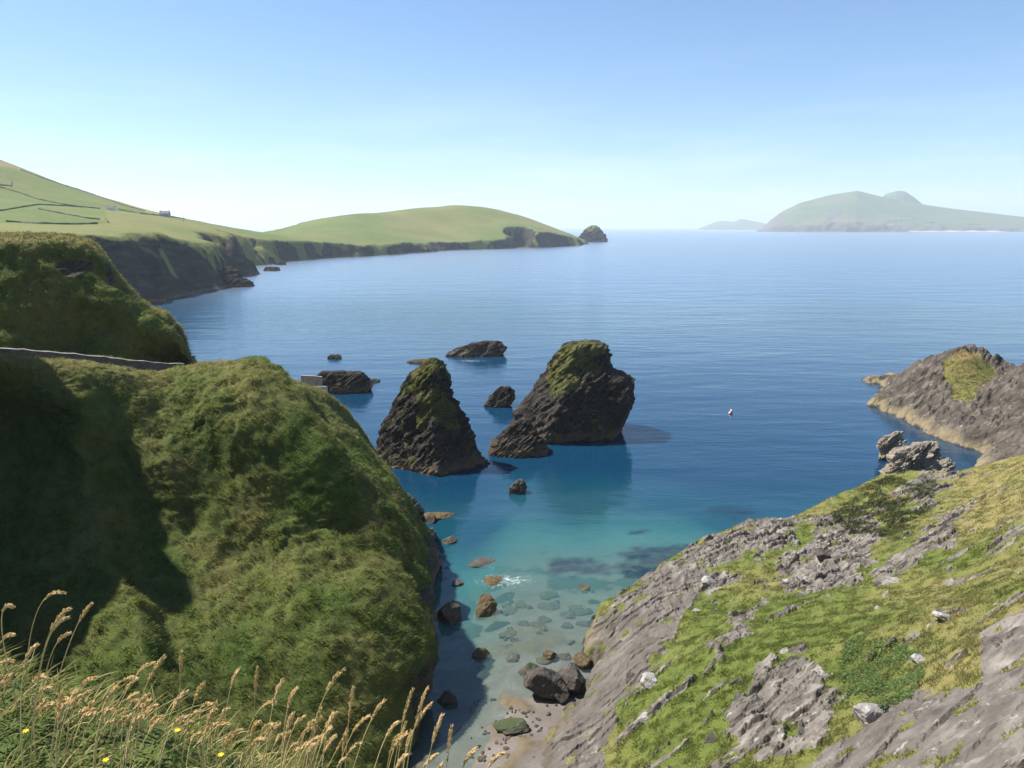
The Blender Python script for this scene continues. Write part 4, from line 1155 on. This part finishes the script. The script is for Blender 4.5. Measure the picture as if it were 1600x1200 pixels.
def house(px, py, L, Wd, Hh, rh, label, mat, rz=0.0, q=None, chim=True):
    q = on_far(px, py) if q is None else q
    if q is None: return
    root = empty('cottage', q); tag(root, label, 'house'); root.rotation_euler.z = rz
    m = MB(); m.box((0, 0, Hh / 2 - 0.5), (L, Wd, Hh + 1.0)); 
    g = Wd / 2
    m.add([(-L / 2, -g, Hh), (-L / 2, g, Hh), (-L / 2, 0, Hh + rh), (L / 2, -g, Hh), (L / 2, g, Hh), (L / 2, 0, Hh + rh)], [(0, 2, 1), (3, 4, 5)])
    m.build('wall', mat, root)
    m = MB()
    o = 0.3
    for s in (-1, 1):
        m.add([(-L / 2 - o, s * (g + o), Hh - 0.2), (L / 2 + o, s * (g + o), Hh - 0.2), (L / 2 + o, 0, Hh + rh + 0.1), (-L / 2 - o, 0, Hh + rh + 0.1),
               (-L / 2 - o, s * (g + o), Hh), (L / 2 + o, s * (g + o), Hh), (L / 2 + o, 0, Hh + rh + 0.3), (-L / 2 - o, 0, Hh + rh + 0.3)],
              [(0, 1, 2, 3), (4, 7, 6, 5), (0, 4, 5, 1), (1, 5, 6, 2), (3, 7, 4, 0)])
    rf = m.build('roof', M['slate_roof'], root)
    if chim:
        for s in (-1, 1):
            m = MB(); m.box((s * (L / 2 - 0.7), 0, Hh + rh + 0.5), (0.9, 0.9, 1.4)); m.build('chimney', mat, rf)
    for xk in (-0.3, 0.3):
        m = MB(); m.box((xk * L, -g - 0.03, Hh * 0.55), (0.8, 0.12, 0.9)); m.build('window', M['slate_roof'], root)
    m = MB(); m.box((0, -g - 0.03, 1.05), (1.0, 0.12, 2.1)); m.build('door', M['timber'], root)
house(174, 329, 9, 5.5, 3.0, 2.4, 'small white cottage on the far hillside beside the road wall', M['whitewash'], 0.2)
q = on_far(258, 338.5)
if q is not None: house(258, 336, 13, 8, 4.0, 3.5, 'grey house standing on the skyline of the far hill', M['grey_render'], 0.1, q)
for px, py, lb in ((240, 334, 'utility pole left of the skyline house'), (287, 345, 'utility pole right of the skyline house')):
    q = on_far(px, py + 2)
    if q is None: continue
    root = empty('utility_pole', q); tag(root, lb, 'pole')
    m = MB(); m.tube([(0, 0, -1), (0, 0, 9)], [0.22, 0.15], 8); m.build('pole', M['timber'], root)
    m = MB(); m.box((0, 0, 8.4), (1.8, 0.15, 0.15)); m.build('crossarm', M['timber'], root)
# cottages on the big island
for k, (px, py) in enumerate([(1360, 352), (1392, 352), (1404, 341), (1411, 341.5), (1416, 342), (1422, 341.5), (1388, 354)]):
    u, fy, fz_ = ray(px, py)
    dd = (pxi[:60] - px) ** 2 + (pyi[:60] - py) ** 2
    q = Vi[:60].reshape(-1, 3)[np.argmin(dd)]
    house(px, py, 17, 10, 7, 5, 'white cottage in the small village on the big island', M['whitewash'], 0.3 * k, q, False)
for o in list(COL.objects):
    if o.get('label', '').startswith('white cottage in the small'): o['group'] = 'white cottages on the island'

# ------------------------------------------------------------------ buoy
q = P(1142, 646, z=0)
root = empty('buoy', q); tag(root, 'small red and white mooring buoy floating alone in the bay', 'buoy')
m = MB(); m.ball((0, 0, 0.28), 0.52, 20, 12, 0.95); m.build('float_body', M['red_plastic'], root, True)
m = MB(); m.tube([(0, 0, 0.7), (0.02, 0, 0.78), (0.02, 0, 1.15)], [0.26, 0.22, 0.12], 14); m.build('cap', M['white_plastic'], root, True)
m = MB(); m.ball((-0.42, -0.3, 0.2), 0.3, 14, 8); m.build('pickup_float', M['white_plastic'], root, True)
th = np.linspace(0, 2 * math.pi, 13)
m = MB(); m.tube([(0.02 + 0.1 * math.cos(a), 0, 1.2 + 0.1 * math.sin(a)) for a in th], 0.025, 6); m.build('ring', M['timber'], root, True)

# ================================================================== GRASS
rng = np.random.RandomState(1234)
GREEN, DRY, DARK, STRAW = (0.135, 0.19, 0.033), (0.28, 0.24, 0.095), (0.035, 0.06, 0.012), (0.36, 0.285, 0.125)
def turf(name, V, rock, dry, n, lmin, lmax, wmul, seed, dens=None, tones=(GREEN, DRY, DARK), far_gain=0.0):
    rg = np.random.RandomState(seed)
    w = np.clip(1 - rock * 1.35, 0, 1) * (V[..., 2] > 1.0)
    if dens is not None: w = w * dens
    p, nn, (dr,) = scatter(V, w, n, rg, (dry,))
    cl = fbm(p * 0.8, 3, seed)
    L = lmin + (lmax - lmin) * np.clip(0.38 + 1.1 * cl + 0.22 * rg.normal(size=n), 0, 1)
    d = np.clip(dr + 0.55 * fbm(p * 0.25, 3, seed + 3) + 0.25 * rg.normal(size=n), 0, 1)
    col = lerp(tones[0], tones[1], d)
    dk = np.clip(0.25 + 0.5 * fbm(p * 0.6, 3, seed + 5) + 0.2 * rg.normal(size=n), 0, 0.9)
    col = col * (1 - dk[:, None]) + np.asarray(tones[2]) * dk[:, None]
    o = blades(name, p - nn * 0.03, nn, L, L * wmul * (0.7 + 0.6 * rg.rand(n)), col, rg)
    tag(o, kind='stuff')
    return o
camd = lambda V: np.linalg.norm(V - np.array([0, 0, CAM_Z]), axis=-1)
dens = 1.0 / np.maximum(camd(VA), 40) ** 1.0 * 60
dens = dens * (0.35 + 0.65 * sstep(2.6, 3.0, np.linspace(0, 9, VA.shape[0])[:, None]))
turf('grass', VA, rockA, dryA, 260000, 0.18, 0.62, 0.11, 1, dens, ((0.15, 0.205, 0.033), (0.31, 0.265, 0.095), (0.05, 0.075, 0.014)))
turf('grass', VB, rockB, dryB, 70000, 0.3, 0.8, 0.14, 2, (VB[..., 1] < 150) * 1.0)
px_, py_ = proj(VH)
vis = (px_ > 780) & (px_ < 1700) & (py_ > 650) & (py_ < 1300)
dens = vis * (60 / np.maximum(camd(VH), 20)) ** 1.5
turf('grass', VH, rockH, dryH, 280000, 0.14, 0.42, 0.13, 3, dens, ((0.15, 0.185, 0.035), (0.285, 0.245, 0.095), (0.09, 0.11, 0.03)))
turf('grass', VG, rockG, dryG, 16000, 0.25, 0.6, 0.15, 4, None, ((0.15, 0.17, 0.04), (0.28, 0.20, 0.08), (0.08, 0.10, 0.03)))
for V_, g_, sd in ((VsL, gL, 5), (VsR, gR, 6)):
    turf('grass', V_, 1 - g_, 0.4 + 0 * g_, 14000, 0.2, 0.55, 0.15, sd)
# heather and low scrub on the upper slope, weeds lower down
heath = in_poly(px_ + 12 * fbm(VH * 0.2, 3, 610), py_ + 12 * fbm(VH * 0.2, 3, 611), [(1335, 770), (1390, 735), (1460, 752), (1455, 800), (1400, 838), (1345, 830), (1290, 815)]) * (fbm(VH * 0.35, 3, 612) > -0.05)
turf('heather', VH, 0 * rockH, 0.1 + 0 * dryH, 15000, 0.35, 0.75, 0.16, 7, heath * 1.0, ((0.075, 0.095, 0.028), (0.12, 0.09, 0.04), (0.035, 0.045, 0.018)))
weedy = in_poly(px_ + 14 * fbm(VH * 0.3, 3, 613), py_ + 14 * fbm(VH * 0.3, 3, 614), [(1308, 1035), (1335, 1000), (1372, 1005), (1420, 1020), (1438, 1060), (1420, 1092), (1355, 1104), (1310, 1092)])
rg = np.random.RandomState(71)
p, nn, _ = scatter(VH, weedy * (0.15 + sstep(-0.2, 0.3, fbm(VH * 0.5, 3, 616))), 9000, rg)
L = 0.09 + 0.10 * rg.rand(len(p)); p = p + np.array([0, 0, 1]) * (rg.rand(len(p)) * 0.28)[:, None]
tag(blades('weeds', p, nn + rg.normal(size=(len(p), 3)) * 0.6, L, L * 0.55, lerp((0.085, 0.15, 0.035), (0.20, 0.27, 0.09), rg.rand(len(p))), rg, 0.9), kind='stuff')

# foreground turf at the viewer's feet
XF, YF = VF[..., 0], VF[..., 1]
dens = ((YF > 0.9) & (YF < 4.2) & (XF > -3.6) & (XF < 1.4)) * sstep(1.5, 0.4, XF + 0.0 * YF)
rg = np.random.RandomState(72)
p, nn, _ = scatter(VF, dens * (0.12 + sstep(-0.15, 0.35, fbm(VF * 4.0, 3, 617))), 12000, rg)
L = 0.05 + 0.15 * rg.rand(len(p)) ** 1.6
tag(blades('grass', p, nn, L, 0.004 + 0.004 * rg.rand(len(p)), lerp((0.11, 0.17, 0.03), (0.52, 0.40, 0.17), np.clip(rg.rand(len(p)) ** 1.3, 0, 1)), rg, 0.6, M['straw'], (0.3, 0.0), seg=4), kind='stuff')

# tall seed-headed stalks
def stalk_geo(base, tip, bend, rg):
    base, tip = np.asarray(base), np.asarray(tip)
    t = np.linspace(0, 1, 14)[:, None]
    mid = base * 0.28 + tip * 0.72 + np.array([-bend * 0.8, 0, bend * 1.7])
    return (1 - t) ** 2 * base + 2 * t * (1 - t) * mid + t * t * tip
stalk_col = flat_mat('dry_stalk', (0.50, 0.39, 0.17), 0.6, 0.15, 20)
seed_col = flat_mat('seed_head', (0.66, 0.46, 0.20), 0.7, 0.2, 60)
def seed_stalk(base, tip, bend, rg, label, nspk=95, hl=0.30):
    c = stalk_geo(base, tip, bend, rg)
    root = empty('grass_stalk', base); tag(root, label, 'grass stalk', 'tall dry seed headed stalks at the cliff edge')
    m = MB(); m.tube(c - base, np.linspace(0.0021, 0.0011, len(c)), 5); m.build('stem', stalk_col, root, True)
    V, Fc = [], []
    for k in range(nspk):
        s = 1 - hl * rg.rand()
        i = min(int(s * 13), 12); f = s * 13 - i
        p0 = c[i] * (1 - f) + c[i + 1] * f
        tn = c[i + 1] - c[i]; tn /= np.linalg.norm(tn)
        sd = rg.normal(size=3); sd -= tn * (sd @ tn); sd /= np.linalg.norm(sd)
        env = math.sin(math.pi * min(1, max(0.08, (1 - s) / hl))) ** 0.7
        d = tn * 0.95 + sd * 0.30; d /= np.linalg.norm(d)
        ln = 0.010 + 0.008 * rg.rand()
        o = p0 + sd * 0.0045 * env * rg.rand()
        e2 = np.cross(d, sd)
        b0 = len(V)
        V += [o, o + d * ln * .5 + sd * .0019, o + d * ln * .5 + e2 * .0019, o + d * ln * .5 - sd * .0019, o + d * ln * .5 - e2 * .0019, o + d * ln]
        Fc += [(b0, b0 + 1, b0 + 2), (b0, b0 + 2, b0 + 3), (b0, b0 + 3, b0 + 4), (b0, b0 + 4, b0 + 1), (b0 + 5, b0 + 2, b0 + 1), (b0 + 5, b0 + 3, b0 + 2), (b0 + 5, b0 + 4, b0 + 3), (b0 + 5, b0 + 1, b0 + 4)]
    m = MB(); m.add(np.array(V) - base, Fc); m.build('seed_head', seed_col, root)
def ground_F(x, y):
    k = np.argmin((XF - x) ** 2 + (YF - y) ** 2)
    return VF.reshape(-1, 3)[k, 2]
tips = [(98, 926, 40, 1120, .10), (142, 944, 70, 1120, .03), (18, 948, 30, 1100, .09), (108, 952, 30, 1110, .07), (104, 966, 45, 1120, .06), (108, 990, 60, 1130, .05), (20, 992, -15, 1110, .05), (55, 1010, 20, 1120, .06),
        (255, 1028, 170, 1160, .04), (240, 1036, 150, 1150, .05), (283, 1020, 276, 1160, .0), (318, 1068, 270, 1170, .03), (372, 1048, 340, 1180, .04), (402, 1044, 390, 1190, .01), (440, 1066, 400, 1190, .04),
        (535, 1048, 450, 1210, .05), (552, 1076, 530, 1215, .02), (462, 1078, 430, 1190, .04), (600, 1095, 520, 1220, .04), (645, 1078, 590, 1230, .04), (668, 1076, 610, 1240, .05), (672, 1102, 600, 1240, .05), (690, 1120, 640, 1240, .03),
        (706, 1135, 680, 1250, .02), (742, 1172, 690, 1250, .05), (785, 1178, 720, 1270, .06), (620, 1130, 560, 1230, .04), (575, 1120, 500, 1220, .06), (500, 1110, 470, 1210, .02), (330, 1100, 290, 1180, .04), (212, 1060, 150, 1150, .05), (180, 1075, 130, 1150, .04), (145, 1060, 90, 1140, .05)]
rs = np.random.RandomState(9)
for k in range(95):
    px = rs.uniform(-40, 660)
    top = 1035 + 0.16 * px + rs.uniform(0, 70)
    tips.append((px + rs.uniform(10, 70), top, px, top + rs.uniform(90, 140), rs.uniform(0.01, 0.06)))
for k, (tx, ty, bx, by, bend) in enumerate(tips):
    Yt = rs.uniform(1.9, 2.6)
    tip = P(tx, ty, Y=Yt)
    bq = P(bx, by, Y=Yt - 0.05 + rs.uniform(-0.1, 0.1))
    bq[2] = min(bq[2], tip[2] - 0.15)
    gz = ground_F(bq[0], bq[1])
    if bq[2] > gz: bq[2] = gz - 0.02
    lb = 'dry golden grass stalk with nodding seed head in the foreground tuft'
    if k == 0: lb = 'tallest dry grass stalk, arching over at the far left'
    seed_stalk(bq, tip, bend, rs, lb)
# a few small yellow flowers in the foreground turf
flower_y = flat_mat('yellow_petal', (0.75, 0.55, 0.03), 0.6, 0.1)
flower_g = flat_mat('flower_stem', (0.10, 0.16, 0.04), 0.7, 0.1)
for k, (px, py) in enumerate([(165, 1188), (277, 1142), (40, 1143), (345, 1180)]):
    c = P(px, py, Y=2.0)
    root = empty('wildflower', (c[0], c[1], ground_F(c[0], c[1])))
    tag(root, 'small yellow flower among the foreground grass', 'flower', 'yellow flowers in the foreground grass')
    gz = ground_F(c[0], c[1])
    m = MB(); m.tube([(0, 0, 0), (0.004, 0, (c[2] - gz) * 0.5), (0, 0, c[2] - gz)], 0.0012, 5); m.build('stem', flower_g, root, True)
    m = MB()
    for a in range(7):
        th_ = a * 2 * math.pi / 7
        dx, dy = math.cos(th_), math.sin(th_)
        m.add([(0, 0, c[2] - gz), (dx * .006 - dy * .003, dy * .006 + dx * .003, c[2] - gz + .003), (dx * .011, dy * .011, c[2] - gz + .002), (dx * .006 + dy * .003, dy * .006 - dx * .003, c[2] - gz + .003)], [(0, 1, 2, 3)])
    m.build('petals', flower_y, root)

# ================================================================== HAZE
hz_b = bpy.data.materials.new('sea_haze')
hz_b.use_nodes = True
t_ = hz_b.node_tree
t_.nodes.clear()
out_ = t_.nodes.new('ShaderNodeOutputMaterial')
pv = t_.nodes.new('ShaderNodeVolumePrincipled')
pv.inputs['Color'].default_value = (0.88, 0.95, 1.0, 1)
pv.inputs['Density'].default_value = 6.5e-5
pv.inputs['Anisotropy'].default_value = 0.2
t_.links.new(pv.outputs[0], out_.inputs['Volume'])
m = MB()
m.box((0, 38000, 275), (150000, 98000, 606.0))
hz = m.build('haze', hz_b)
tag(hz, kind='stuff')
